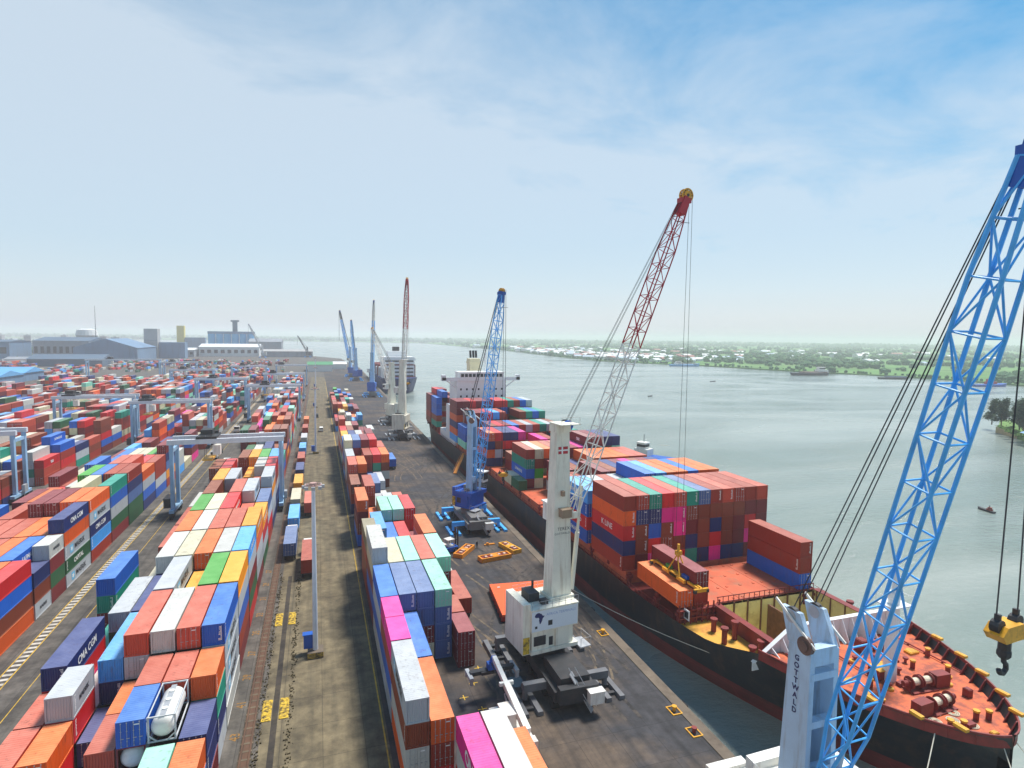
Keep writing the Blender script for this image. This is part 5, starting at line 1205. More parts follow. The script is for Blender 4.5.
# worker
def person(label, loc, rz, top, legs):
    me = bpy.data.meshes.new('person'); sk = [(0,0,0.93,.13),(0,0,1.15,.13),(0,0,1.38,.15),(0,0,1.50,.06),(0,0.01,1.60,.09),(0,0.015,1.70,.095),
      (0.11,0,0.86,.09),(0.12,0.03,0.48,.06),(0.12,0,0.09,.045),(0.12,0.13,0.04,.04),(-0.11,0,0.86,.09),(-0.13,-0.03,0.48,.06),(-0.13,-0.06,0.09,.045),(-0.13,0.07,0.04,.04),
      (0.20,0,1.40,.06),(0.25,-0.02,1.13,.045),(0.24,0.08,0.90,.035),(-0.20,0,1.40,.06),(-0.26,0.0,1.13,.045),(-0.22,0.14,0.95,.035)]
    ed = [(0,1),(1,2),(2,3),(3,4),(4,5),(0,6),(6,7),(7,8),(8,9),(0,10),(10,11),(11,12),(12,13),(2,14),(14,15),(15,16),(2,17),(17,18),(18,19)]
    me.from_pydata([v[:3] for v in sk], ed, []); o = bpy.data.objects.new('person', me); COL.objects.link(o)
    o.modifiers.new('skin','SKIN'); sv = me.skin_vertices[0].data
    for i, v in enumerate(sk): sv[i].radius = (v[3], v[3]); sv[i].use_root = (i == 0)
    su = o.modifiers.new('sub','SUBSURF'); su.levels = su.render_levels = 1
    dg = bpy.context.evaluated_depsgraph_get(); m2 = bpy.data.meshes.new_from_object(o.evaluated_get(dg)); bpy.data.objects.remove(o)
    m2.materials.clear()
    for m_ in (mat('skin', lin(86,56,42), 0.6), top, legs, mat('helmet', lin(228,196,40), 0.4)): m2.materials.append(m_)
    for p in m2.polygons:
        z = p.center.z; p.material_index = 3 if z > 1.68 else (0 if z > 1.47 else (1 if z > 0.9 else 2))
        if abs(p.center.x) > 0.19 and z < 1.0: p.material_index = 0
    o = bpy.data.objects.new('person', m2); COL.objects.link(o); o.location = loc; o.rotation_euler = (0,0,rz)
    return tag(o, label, 'person')
person('worker in dark clothes standing between the orange spreaders and the blue crane', (33.2,124.6,0.012), R(200), mat('dark_shirt', lin(40,44,56), 0.8), mat('dark_trousers', lin(34,34,40), 0.8))

# ------------------------------------------------------------------ trucks and handling machines
def tyre(parent, x, y, r=0.5, w=0.3):
    b = MB(); b.tube((x-w/2,y,r),(x+w/2,y,r),r,14); t = b.build('tyre', M_RUBBER, parent)
    b = MB(); sx = 1 if x > 0 else -1; b.tube((x+sx*(w/2-0.02),y,r),(x+sx*(w/2+0.02),y,r),r*0.5,10); b.build('rim', M_GALV, t)
def make_truck(label, loc, rz, cabmat, group=None):
    """tractor and skeletal trailer; bed top at z=1.25, container from y=0 to 12.2, cab beyond"""
    t = thing('container_truck', label, 'truck', loc, rz, group)
    b = MB(); b.box(-0.55,0.1,0.95,-0.35,12.3,1.2); b.box(0.35,0.1,0.95,0.55,12.3,1.2)
    for y in (0.2,3.0,6.0,9.0,12.0): b.box(-1.2,y-0.12,1.0,1.2,y+0.12,1.22)
    b.build('trailer_frame', M_DARK, t)
    b = MB(); b.box(-1.1,12.4,0.7,1.1,15.6,1.1); b.build('chassis', M_DARK, t)
    b = MB(); b.prof([(-1.2,0.9),(1.2,0.9),(1.2,2.6),(1.05,3.05),(-1.05,3.05),(-1.2,2.6)],13.3,15.3); b.box(-1.15,15.3,0.7,1.15,15.75,1.7); cb = b.build('cab', cabmat, t)
    b = MB(); b.box(-1.05,15.3,1.8,1.05,15.34,2.75); b.build('windscreen', M_GLASS, cb)
    for s in (-1, 1):
        b = MB(); b.box(min(s*1.2,s*1.23),14.0,1.75,max(s*1.2,s*1.23),15.1,2.6); b.build('side_window', M_GLASS, cb)
    for x in (-1.0, 1.0):
        for y in (1.2,2.5,12.8,15.0): tyre(t, x, y)
    return t
TRM = [M_WPAINT, M_BLUE2, mat('cab_red', lin(170,36,36), 0.45), M_YELM]
tl = ['last truck in the queue beside the rail, under a slate blue container', 'second truck in the rail-side queue, carrying a sky blue container', 'third truck in the rail-side queue, carrying a cream container', 'fourth truck in the rail-side queue, carrying an amber container',
      'fifth truck in the rail-side queue, carrying navy', 'sixth truck in the rail-side queue, carrying rust red', 'seventh truck in the rail-side queue, carrying sky blue again', 'eighth truck in the rail-side queue, carrying grey', 'ninth truck in the rail-side queue, far up the road', 'farthest truck in the rail-side queue, carrying orange']
tr0 = None
def set_mat(t, m):
    for ch in t.children:
        if ch.name.startswith('cab'):
            if m != ch.data.materials[0]: ch.data = ch.data.copy(); ch.data.materials[0] = m
for i, (x, y) in enumerate(TRUCKS):
    if i == 0: t = tr0 = make_truck(tl[0], (x,y,0.012), 0, TRM[0], 'container trucks')
    else: t = copy_tree(tr0); t.location = (x,y,0.012); t['label'] = tl[i]; set_mat(t, TRM[i % 4])
for (x, y, rz, lb) in ((-2.3,117.5,0,'truck carrying the rust red container on the open road'),(-2.6,158.5,0,'truck with a faded salmon container beside the second stretch of road mast'),(22.6,92.5,0,'truck under the dark rust container standing alone on the asphalt'),(24.6,208.0,0,'truck under the bright blue container out on the quay asphalt')):
    t = copy_tree(tr0); t.location = (x,y,0.012); t['label'] = lb
for (x, y, rz, lb) in ((-31.2,186,0,'empty truck in the lane under the closest gantry'),(-31.0,214,0,'empty truck second along the lane behind the closest gantry'),(-37.4,258,R(180),'empty truck coming down the painted lane beside the dark-trolley gantry'),(-37.2,322,R(180),'empty truck far back on the painted lane')):
    t = copy_tree(tr0); t.location = (x,y,0.012); t.rotation_euler = (0,0,rz); t['label'] = lb; del t['group']; set_mat(t, M_WPAINT)
# small lorries on the road far up
def van(label, loc, m):
    t = thing('van', label, 'van', loc, 0, 'small vehicles on the road')
    b = MB(); b.prof([(-0.95,0.4),(0.95,0.4),(0.95,1.3),(0.8,2.0),(-0.8,2.0),(-0.95,1.3)],0,4.6); bd = b.build('body', m, t)
    b = MB(); b.box(-0.78,-0.02,1.3,0.78,0.0,1.85); b.build('rear_window', M_GLASS, bd)
    for x in (-0.85,0.85):
        for y in (0.9,3.7): tyre(t, x, y, 0.36, 0.22)
van('white van driving on the concrete road near the far containers', (1.2,300,0.012), M_WPAINT)
van('dark pick-up shaped van far up the concrete road', (-1.0,352,0.012), M_DARK)
# reach stacker at the end of the near quay row: long cream boom
rs = thing('reach_stacker', 'reach stacker with long cream boom working beside the pink and white containers', 'reach stacker', (20.9,62.3,0.012), R(2))
b = MB(); b.box(-1.6,-3.5,0.9,1.6,3.6,2.1); b.box(-1.5,-4.6,1.0,1.5,-3.5,2.7); b.build('chassis', M_WPAINT, rs)
b = MB(); b.box(-1.2,-1.2,2.1,0.2,1.2,3.9); b.box(-1.3,-1.3,3.9,0.3,1.3,4.05,0); cb = b.build('cab', M_WPAINT, rs)
b = MB(); b.box(-1.15,1.2,2.7,0.15,1.24,3.8); b.build('windscreen', M_GLASS, cb)
b = MB(); b.bar((0.6,-3.6,3.3),(0.6,3.6,4.7),0.75,0.9); bo = b.build('boom', M_WPAINT, rs)
b = MB(); b.bar((0.6,3.6,4.7),(0.6,8.2,5.6),0.55,0.65); b.bar((-0.3,3.5,4.9),(1.5,3.5,4.9),0.4,0.4); b.build('boom_extension', M_WPAINT, bo)
b = MB(); b.tube((0.15,0,3.7),(0.15,8,5.1),0.08,6); b.build('hose', M_DARK, bo)
b = MB(); b.bar((0.6,8.2,5.6),(0.6,9.0,4.5),0.6,0.7); b.cbox(0.6,9.0,4.2,1.3,1.0,0.8); b.build('rotator', M_BLUE2, rs)
b = MB(); b.box(-2.4,8.7,3.3,3.6,9.4,3.8); b.box(-1.0,8.4,3.35,2.2,9.7,3.75); b.build('spreader_beam', M_DARK, rs)
for x in (-2.5, 3.7):
    b = MB(); b.box(x-0.25,7.8,3.15,x+0.25,10.3,3.6); b.box(x-0.2,7.8,2.6,x+0.2,8.1,3.2); b.box(x-0.2,10.0,2.6,x+0.2,10.3,3.2); b.build('spreader_end', M_GALV, rs)
for x in (-1.5, 1.5):
    for y, r in ((2.4,0.85),(-2.6,0.8)): tyre(rs, x, y, r, 0.6)
for s in (-0.5, 0.5):
    b = MB(); b.tube((0.6+s,0.4,2.0),(0.6+s,2.6,4.2),0.12,8); b.build('lift_cylinder', M_GALV, rs)
# forklift by the blue crane
fk = thing('forklift', 'white and dark blue forklift parked beside the slanted orange spreader', 'forklift', (26.8,124.0,0.012), R(-70))
b = MB(); b.box(-1.2,-2.4,0.5,1.2,1.6,1.4); b.box(-1.15,-2.6,0.6,1.15,-1.6,2.0); b.build('chassis', M_BLUE2, fk)
b = MB(); b.box(-0.8,-0.8,1.4,0.8,0.8,1.6); 
for x in (-0.75,0.75):
    for y in (-0.75,0.75): b.box(x-0.06,y-0.06,1.6,x+0.06,y+0.06,2.9)
b.box(-0.9,-0.9,2.9,0.9,0.9,3.05); b.box(-1.1,-2.5,2.0,1.1,-1.3,2.35); b.build('cab', M_WPAINT, fk)
b = MB()
for x in (-0.5,0.5): b.box(x-0.12,1.7,0.2,x+0.12,2.0,5.2)
for z in (0.6,2.5,5.0): b.box(-0.5,1.72,z,0.5,1.95,z+0.2)
b.build('mast', M_DARK, fk)
for x in (-0.45,0.45):
    b = MB(); b.box(x-0.1,2.0,0.25,x+0.1,3.6,0.35); b.build('fork', M_DARK, fk)
for x in (-1.1,1.1):
    for y, r in ((1.0,0.6),(-1.7,0.5)): tyre(fk, x, y, r, 0.4)
# orange flat platform behind the cream crane
fl = thing('flat_rack', 'big orange flat platform lying behind the cream crane house', 'flat rack', (34.6,95.5,0.012), R(-6))
b = MB(); b.box(-5.6,-6.2,1.0,5.6,6.2,1.35); b.build('deck_plate', mat('flat_orange', lin(236,96,40), 0.6, var=0.1, scale=0.5, dirt=lin(180,84,50), dirt_amt=0.5), fl)
b = MB(); b.box(-5.62,-6.25,0.25,-5.35,6.25,0.98); b.box(5.35,-6.25,0.25,5.62,6.25,0.98); b.box(-5.35,-6.25,0.25,5.35,-6.0,0.98); b.box(-5.35,6.0,0.25,5.35,6.25,0.98)
for i in range(8): b.box(-5.7,-5.8+i*1.6,0.0,-5.34,-5.55+i*1.6,1.0)
b.build('frame', mat('flat_red', lin(176,40,30), 0.6, var=0.15), fl)
for (x, y) in ((-4.2,-4.8),(-4.2,4.4),(3.6,-4.8),(-2.0,-5.2)):
    b = MB(); b.cbox(x,y,1.42,0.5,0.3,0.12); b.build('lug', M_WPAINT, fl)

M_GALVW = mat('girder_pale', lin(212,217,222), 0.5, var=0.06, scale=0.6, dirt=lin(160,160,160), dirt_amt=0.3)
# ------------------------------------------------------------------ light masts along the road
def light_mast(label, x, y, h):
    t = thing('light_mast', label, 'light mast', (x,y,0.012), 0, 'tall light masts along the road')
    b = MB(); b.box(-1.1,-1.1,0,1.1,1.1,0.9); 
    b.build('plinth', M_COPE, t)
    b = MB()
    for i in range(4): b.box(-1.12,-1.13,0.1+i*0.2,1.12,-1.105,0.2+i*0.2)
    b.build('warning_stripes', M_SPEED, t)
    b = MB(); b.tube((0,0,0.9),(0,0,h),0.38,14,0,0.26); b.build('pole', M_GALVW, t)
    b = MB(); b.cbox(-0.9,0.9,1.9,1.5,1.0,2.0); b.box(-1.8,0.35,2.9,0.0,1.5,3.0); b.build('switch_cabinet', M_BLUE2, t)
    b = MB(); b.tube((0,0,h-0.2),(0,0,h+0.3),0.5,10)
    for k in range(10):
        a = 2*math.pi*k/10; c = 2*math.pi*(k+1)/10
        b.tube((1.15*math.cos(a),1.15*math.sin(a),h),(1.15*math.cos(c),1.15*math.sin(c),h),0.06,5)
    for k in range(4): a = math.pi/2*k; b.tube((0,0,h),(1.15*math.cos(a),1.15*math.sin(a),h),0.06,5)
    hd = b.build('head_frame', mat('mast_head_red', lin(186,150,140), 0.55) if 'mast_head_red' not in bpy.data.materials else bpy.data.materials['mast_head_red'], t)
    for k in range(8):
        a = math.pi/4*k; b = MB(); b.cbox(1.3*math.cos(a),1.3*math.sin(a),h-0.28,0.5,0.5,0.42); b.build('floodlight', M_GALV, hd)
    return t
light_mast('tall white light mast rising from the concrete road, closest of the row', -0.85, 88.5, 25.5)
light_mast('second tall light mast up the road, its foot near the salmon container truck line', -1.2, 245, 26)
light_mast('third tall light mast, far up the road', -1.6, 402, 26)
light_mast('farthest light mast at the end of the road', -2.0, 560, 26)

# ------------------------------------------------------------------ yard gantry cranes on rubber tyres
def gantry(label, x0, x1, y, h=20.0):
    t = thing('yard_gantry', label, 'gantry crane', ((x0+x1)/2, y, 0.012), 0, 'yard gantry cranes over the stacks'); w = (x1-x0)/2
    for s in (-1, 1):
        b = MB(); b.box(s*w-0.55,-5.2,1.5,s*w+0.55,5.2,2.3); b.build('sill_beam', M_LBLUE, t)
        for yy in (-3.2, 3.2):
            b = MB(); b.box(s*w-0.42,yy-0.55,2.3,s*w+0.42,yy+0.55,h-1.25); b.build('leg', M_LBLUE, t)
        b = MB(); b.box(s*w-0.4,-2.5,h-3.2,s*w+0.4,2.5,h-2.3); b.build('cross_tie', M_LBLUE, t)
        for yy in (-4.4, 4.4):
            b = MB(); b.box(s*w-0.5,yy-1.2,0.8,s*w+0.5,yy+1.2,1.5); bg_ = b.build('bogie', M_DARK, t)
            for q in (-0.75, 0.75):
                b = MB(); b.tube((s*w-0.35,yy+q,0.62),(s*w+0.35,yy+q,0.62),0.62,12); b.build('tyre', M_RUBBER, bg_)
    for yy in (-3.2, 3.2):
        b = MB(); b.box(-w-0.9,yy-0.5,h-1.25,w+0.9,yy+0.5,h); gi = b.build('girder', M_GALVW, t)
        b = MB()
        for i in range(int(w*2/1.6)): b.tube((-w+i*1.6,yy-0.55,h),(-w+i*1.6,yy-0.55,h+1.0),0.03,4)
        b.tube((-w,yy-0.55,h+1.0),(w,yy-0.55,h+1.0),0.035,4); b.build('handrail', M_GALV, gi)
    k = rnd.uniform(-0.75, -0.3)*w
    b = MB(); b.box(k-2.4,-3.8,h+0.05,k+2.4,3.8,h+0.6); b.box(k-1.6,-2.0,h+0.6,k+1.2,1.8,h+2.1); b.tube((k-2,2.6,h+0.9),(k+2,2.6,h+0.9),0.5,10); tr_ = b.build('trolley', M_DARK, t)
    b = MB(); b.box(k+1.2,-2.4,h-4.4,k+3.0,-0.4,h-1.9); b.build('operator_cab', M_WPAINT, tr_)
    for q in (-1, 1):
        for r_ in (-1.4, 1.4): b = MB(); b.tube((k+q*0.9,r_,h),(k+q*0.9,r_,14.6),0.05,4); b.build('rope', M_ROPE, tr_)
    b = MB(); b.box(k-1.2,-3.0,14.2,k+1.2,3.0,14.6); b.build('spreader_frame', M_YELM, tr_)
    b = MB(); b.box(-w-2.3,-2.6,2.3,-w-0.6,2.4,4.6); b.box(-w-2.4,-2.7,4.6,-w-0.56,2.5,4.75); b.build('engine_box', M_DARK, t)
    b = MB(); b.box(w+0.56,-1.0,2.4,w+1.3,1.0,4.4); b.build('electric_box', M_GALV, t)
    return t
gantry('pale blue yard gantry straddling the rail-side block, closest over its colourful stacks', -35.6, -9.75, 171)
gantry('second yard gantry over the rail-side block, farther back beside the rail', -35.6, -9.75, 345)
gantry('third yard gantry over the rail-side block, just behind the second', -35.6, -9.75, 448)
gantry('far yard gantry over the rail-side block near the road end', -35.6, -9.75, 575)
gantry('yard gantry straddling the block by the painted lane, dark trolley on top', -70.5, -43.0, 272)
gantry('yard gantry over the painted-lane block, farther back with pale girders', -70.5, -43.0, 402)
gantry('distant yard gantry over the painted-lane block', -70.5, -43.0, 560)
gantry('big yard gantry cut off by the picture edge, over the third block', -105.5, -79.2, 197)
gantry('yard gantry over the third block, left of the dark trolley one', -105.5, -76.5, 298)
gantry('yard gantry over the third block in the hazy distance', -105.5, -76.5, 505)
gantry('hazy yard gantry over the fourth block', -139.5, -111.5, 640)
gantry('long hazy gantry far back beside the grey tower', -205, -145, 650, 22)

# ------------------------------------------------------------------ background: sheds, mills, silos, city
def gable(name, label, cat, x0, y0, x1, y1, h, hr, mw, mr, group=None, axis='x', bays=0, clerestory=False):
    t = thing(name, label, cat, ((x0+x1)/2, (y0+y1)/2, 0), 0, group); a, c = (x1-x0)/2, (y1-y0)/2
    b = MB(); b.box(-a,-c,0,a,c,h); wl = b.build('wall', mw, t)
    b = MB(); e = 1.0
    if axis == 'x': b.add([(-a-e,-c-e,h),(a+e,-c-e,h),(a+e,0,h+hr),(-a-e,0,h+hr),(-a-e,c+e,h),(a+e,c+e,h)], [(0,1,2,3),(3,2,5,4),(0,3,4),(1,5,2),(0,4,5,1)])
    else: b.add([(-a-e,-c-e,h),(-a-e,c+e,h),(0,c+e,h+hr),(0,-c-e,h+hr),(a+e,-c-e,h),(a+e,c+e,h)], [(0,3,2,1),(3,4,5,2),(0,4,3),(1,2,5),(0,1,5,4)])
    b.build('roof', mr, t)
    for i in range(bays):
        b = MB(); x = -a+(i+0.5)*2*a/bays; b.box(x-a/bays*0.55,-c-0.2,h*0.35,x+a/bays*0.55,-c-0.05,h*0.7); b.build('window', M_GLASS, wl)
    return t
G1 = mat('shed_grey', lin(140,146,152), 0.7, var=0.12, scale=0.03, dirt=lin(104,104,104), dirt_amt=0.6, dirt_scale=0.2, stretch=(1,1,0.15)); G2 = mat('shed_bluegrey', lin(104,134,162), 0.7, var=0.12, scale=0.03, dirt=lin(84,100,114), dirt_amt=0.6, dirt_scale=0.2, stretch=(1,1,0.15)); G3 = mat('shed_dark', lin(80,102,122), 0.7, var=0.12, scale=0.03)
G4 = mat('shed_white', lin(214,216,214), 0.6, var=0.08, scale=0.03); G5 = mat('silo_blue', lin(88,176,220), 0.6, var=0.08, scale=0.03); G6 = mat('tower_yellow', lin(214,196,96), 0.7, var=0.1, scale=0.05)
G7 = mat('tower_concrete', lin(166,166,164), 0.8, var=0.1, scale=0.05); G8 = mat('roof_rust', lin(150,96,78), 0.8, var=0.2, scale=0.05); G9 = mat('roof_sky', lin(96,160,206), 0.6, var=0.15, scale=0.05)
gable('mill_hall','large grey mill hall with dark roof, beside the grey tower on the skyline','factory', -452,1190,-372,1290,32,6, G1, G3, bays=9)
gable('mill_hall','wide blue-grey warehouse hall in front of the mill hall','factory', -372,1120,-282,1240,22,15, G2, G2, axis='y')
gable('mill_hall','low dark shed at the foot of the big mill hall','shed', -372,960,-285,1010,10,6, G3, G3)
gable('mill_hall','long blue-grey factory block under the chimney','factory', -640,1180,-480,1260,30,3, G2, G3, bays=9)
gable('mill_hall','pale low hall left of the chimney block','factory', -690,1300,-640,1360,34,5, G3, G3)
gable('transit_shed','long white warehouse with pale roof below the blue silos','warehouse', -232,1360,-118,1440,20,6, G4, mat('roof_white', lin(226,230,230), 0.5, var=0.05), bays=9)
gable('transit_shed','low grey transit shed joined to the long white warehouse','warehouse', -300,1330,-236,1390,14,4, G1, G4, bays=7)
gable('transit_shed','grey hall right of the blue silos','warehouse', -150,1480,-80,1560,30,7, G1, G1)
gable('transit_shed','low long pier shed by the far water','warehouse', -110,1330,-10,1365,12,4, G1, G7)
gable('transit_shed','green-roofed shed at the end of the road','warehouse', -12,800,18,850,9,3, G4, mat('roof_green', lin(72,140,92), 0.6, var=0.1, scale=0.1))
gable('transit_shed','small white shed beside the green-roofed shed','warehouse', 20,860,38,890,7,3, G4, G4)
gable('transit_shed','sky blue roofed shed among the far containers, nearer of the two','warehouse', -345,600,-255,650,8,5, G2, G9)
gable('transit_shed','second sky blue roofed shed behind the first','warehouse', -330,668,-262,712,8,5, G2, G9)
for i, (x, y, w, d, h) in enumerate(((-520,1010,40,30,7),(-470,930,30,26,8),(-560,1080,36,30,9),(-430,1040,30,30,7))):
    gable('yard_shed', ['small pale yard shed under the factory block','small rust roofed yard shed near the blue pile','second pale yard shed, nearer the factory chimney','small grey yard shed in front of the mill hall'][i], 'shed', x,y,x+w,y+d,h,3, G4, (G4,G8,G4,G1)[i])
t = thing('grey_tower','square grey concrete tower standing over the container yard','tower', (-293,1262,0))
b = MB(); b.box(-11,-11,0,11,11,55); b.build('shaft', G7, t); b = MB(); b.box(-10.6,-11.3,33,10.6,-11.02,34); b.box(-10.6,-11.3,18,10.6,-11.02,19); b.build('ledge', G1, t)
b = MB(); b.box(12,-6,0,55,20,30); b.build('annex', G2, t)
t = thing('yellow_tower','slim yellow tower right of the grey concrete tower','tower', (-355,1830,0))
b = MB(); b.box(-9,-9,0,9,9,68); b.build('shaft', G6, t); b = MB(); b.box(10,-8,0,60,12,36); b.build('annex', G2, t)
t = thing('silo_block','block of round sky blue silos with a dark head house','silos', (-196,1560,0))
for i in range(6):
    b = MB(); b.tube((-42+i*17,0,14),(-42+i*17,0,47),8.2,16); b.build('silo', G5, t)
b = MB(); b.box(-52,-8,0,54,8,14); b.build('base', G1, t); b = MB(); b.box(-50,-6,47,52,6,53); b.build('gallery', G2, t); b = MB(); b.box(4,-5,53,14,5,78); b.box(0,-4,76,18,4,80); b.build('head_house', G3, t)
t = thing('chimney','dark factory chimney rising above the blue-grey factory block','chimney', (-535,1250,0)); b = MB(); b.tube((0,0,0),(0,0,66),3.4,14,0,2.6); b.build('shaft', G8, t); b = MB(); b.tube((0,0,63.5),(0,0,67),3.3,14); b.build('rim', G3, t)
t = thing('water_tower','pale tank tower on the skyline behind the mill hall','water tower', (-490,1560,0)); b = MB(); b.tube((0,0,40),(0,0,52),22,20,0,19); b.tube((0,0,52),(0,0,55),19,18,0,9); b.build('tank', G4, t); b = MB(); b.tube((0,0,0),(0,0,40),20,16); b.build('stem', G7, t)
t = thing('radio_mast','thin lattice radio mast above the skyline by the pale tank','mast', (-455,1500,0)); b = MB(); b.tube((0,0,0),(0,0,104),0.9,5,0,0.3)
for i in range(12): b.bar((-1.6+i*0.08,0,8*i+3),(1.6-i*0.08,0,8*i+8),0.35,0.35)
b.build('lattice', M_DARK, t)
rb = random.Random(21)
protos = []
for k in range(4):
    me = MB(); a, c, h = ((14,10,18),(24,14,12),(10,10,34),(30,12,9))[k]
    me.box(-a,-c,0,a,c,h)
    for fl in range(1, int(h/3.5)): me.box(-a*0.94,-c-0.12,fl*3.5,a*0.94,-c-0.02,fl*3.5+1.3,1)
    me.box(-a*0.4,-c*0.4,h,a*0.2,c*0.3,h+2.5)
    protos.append(me.mesh('town_building', [(G4,G1,G7,G8)[k], M_GLASS]))
cityl = ['pale town block on the hazy skyline beyond the factories','low long town block on the hazy skyline beyond the factories','narrow tall town block on the hazy skyline beyond the factories','flat wide town block on the hazy skyline beyond the factories']
for i in range(70):
    k = rb.randrange(4); a = R(rb.uniform(-24,-3)); d = rb.uniform(1700,3300)
    x, y = d*math.sin(a), d*math.cos(a)
    if y > 1500 and x > -460-(y-1900)*0.5 and x > -900: continue
    o = bpy.data.objects.new('town_building', protos[k]); COL.objects.link(o); o.location = (x,y,0); o.rotation_euler = (0,0,R(rb.uniform(-20,20))); tag(o, cityl[k], 'building', 'town buildings on the hazy skyline')
# ------------------------------------------------------------------ far bank: houses, trees, jetties
def in_far(x, y):
    ins = False; n = len(FAR)
    for i in range(n):
        (x1,y1),(x2,y2) = FAR[i], FAR[(i+1)%n]
        if (y1 > y) != (y2 > y) and x < (x2-x1)*(y-y1)/(y2-y1)+x1: ins = not ins
    return ins
M_LEAF = mat('far_foliage', lin(58,98,56), 0.9, var=0.5, scale=0.02, dirt=lin(88,132,60), dirt_amt=0.7, dirt_scale=0.015)
def clump(b, x, y, z, r, rr_):
    n = 5; vs = [(x,y,z+r*rr_.uniform(0.7,1.2))]
    for k in range(n):
        a = 2*math.pi*k/n+rr_.random(); q = r*rr_.uniform(0.7,1.2); vs.append((x+q*math.cos(a),y+q*math.sin(a),z+r*rr_.uniform(0.25,0.6)))
    for k in range(n):
        a = 2*math.pi*k/n+rr_.random(); q = r*rr_.uniform(0.6,1.0); vs.append((x+q*math.cos(a),y+q*math.sin(a),z-r*0.6))
    b.add(vs, [(0,1+k,1+(k+1)%n) for k in range(n)]+[(1+k,1+n+k,1+n+(k+1)%n,1+(k+1)%n) for k in range(n)])
b = MB(); rb = random.Random(8)
shore = FAR[4:15]
def along(pts, step):
    for (xa,ya),(xb,yb) in zip(pts, pts[1:]):
        d = math.hypot(xb-xa,yb-ya); k = max(1,int(d/step))
        for i in range(k): t = i/k; yield xa+(xb-xa)*t, ya+(yb-ya)*t
for x, y in along(shore, 5):
    if rb.random() < 0.75: clump(b, x+rb.uniform(1,9), y+rb.uniform(-3,3), 0.4, rb.uniform(1.5,3.8), rb)
for i in range(9000):
    a = R(rb.uniform(2,62)); d = 480*math.exp(rb.random()*3.0); x, y = d*math.sin(a), d*math.cos(a)
    if not in_far(x,y): continue
    nz_ = noise.noise(Vector((x*0.004, y*0.004, 1.3)))
    if nz_ < 0.12 and rb.random() < 0.9: continue
    s = rb.uniform(2.5,6.5)*(1+d/4500)
    clump(b, x, y, s*0.5, s, rb)
    for q in range(rb.randrange(0,4)): clump(b, x+rb.gauss(0,s*1.3), y+rb.gauss(0,s*1.3), s*0.4, s*rb.uniform(0.5,0.9), rb)
for i in range(2600):
    a = R(rb.uniform(-45,64)); d = rb.uniform(4800,10500); x, y = d*math.sin(a), d*math.cos(a)
    if in_far(x,y): clump(b, x, y, 6, rb.uniform(14,30), rb)
tag(b.build('far_woods', M_LEAF, recalc=False), 'band of trees and scrub along the far bank', kind='stuff')
b = MB()
for i in range(1500):
    a = R(rb.uniform(-40,-1)); d = 900*math.exp(rb.random()*1.6); x, y = d*math.sin(a), d*math.cos(a)
    if y > 1600 and x > -430-(y-2100)*0.53: continue
    if x > -60 and y > 1200 or (x > -260 and y < 1500) or (-480 < x and y < 1460): continue
    clump(b, x, y, 4, rb.uniform(4,10), rb)
tag(b.build('distant_trees', M_LEAF, recalc=False), 'hazy trees between the factories and the town', kind='stuff')
hp = []
for k, (a, c, h) in enumerate(((5,4,3.0),(8,5,3.2),(6.5,6.5,4.5))):
    hb = MB(); hb.box(-a,-c,0,a,c,h); hb.add([(-a-.6,-c-.6,h),(a+.6,-c-.6,h),(a+.6,0,h+2),(-a-.6,0,h+2),(-a-.6,c+.6,h),(a+.6,c+.6,h)],[(0,1,2,3),(3,2,5,4),(0,3,4),(1,5,2)],1); hb.box(-0.8,-c-0.06,0,0.8,-c-0.01,2.1,2)
    hp.append(hb)
HM = [[G4, mat('roof_pale', lin(216,216,214), 0.5, var=0.08, scale=0.1), M_DARK],[G7, mat('roof_brown', lin(150,98,84), 0.7, var=0.12, scale=0.1), M_DARK],[G4, mat('roof_steel', lin(170,186,200), 0.5, var=0.1, scale=0.1), M_DARK]]
hms = [[hp[k].mesh('bank_house', HM[j]) for j in range(3)] for k in range(3)]
hl = ['pale-roofed house among the trees on the far bank','brown-roofed house among the trees on the far bank','steel-roofed house among the trees on the far bank']
n = 0; rb = random.Random(14)
while n < 270:
    if n < 190: t = rb.random(); x0, y0 = (600+40*t*0, 1150+900*t**1.5); x = x0+rb.uniform(14,330)*(0.4+rb.random()); y = y0+rb.uniform(-80,120)
    else: a = R(rb.uniform(14,60)); d = rb.uniform(1500,2800); x, y = d*math.sin(a), d*math.cos(a)
    if not in_far(x-10,y): continue
    j = 0 if rb.random() < 0.62 else rb.choice((1,2)); o = bpy.data.objects.new('bank_house', hms[rb.randrange(3)][j]); COL.objects.link(o); o.location = (x,y,-1.2); s = 1+min(1.2,math.hypot(x,y)/2500); o.scale = (s,s,s); o.rotation_euler = (0,0,R(rb.uniform(-40,40)))
    tag(o, hl[j], 'house', 'houses on the far bank'); n += 1
b = MB()
b.prism([(1180,640),(1420,600),(2100,640),(2100,668),(1420,628),(1180,655)], -1.0, -0.98)
tag(b.build('creek_water', M_WATER, recalc=True), kind='structure')
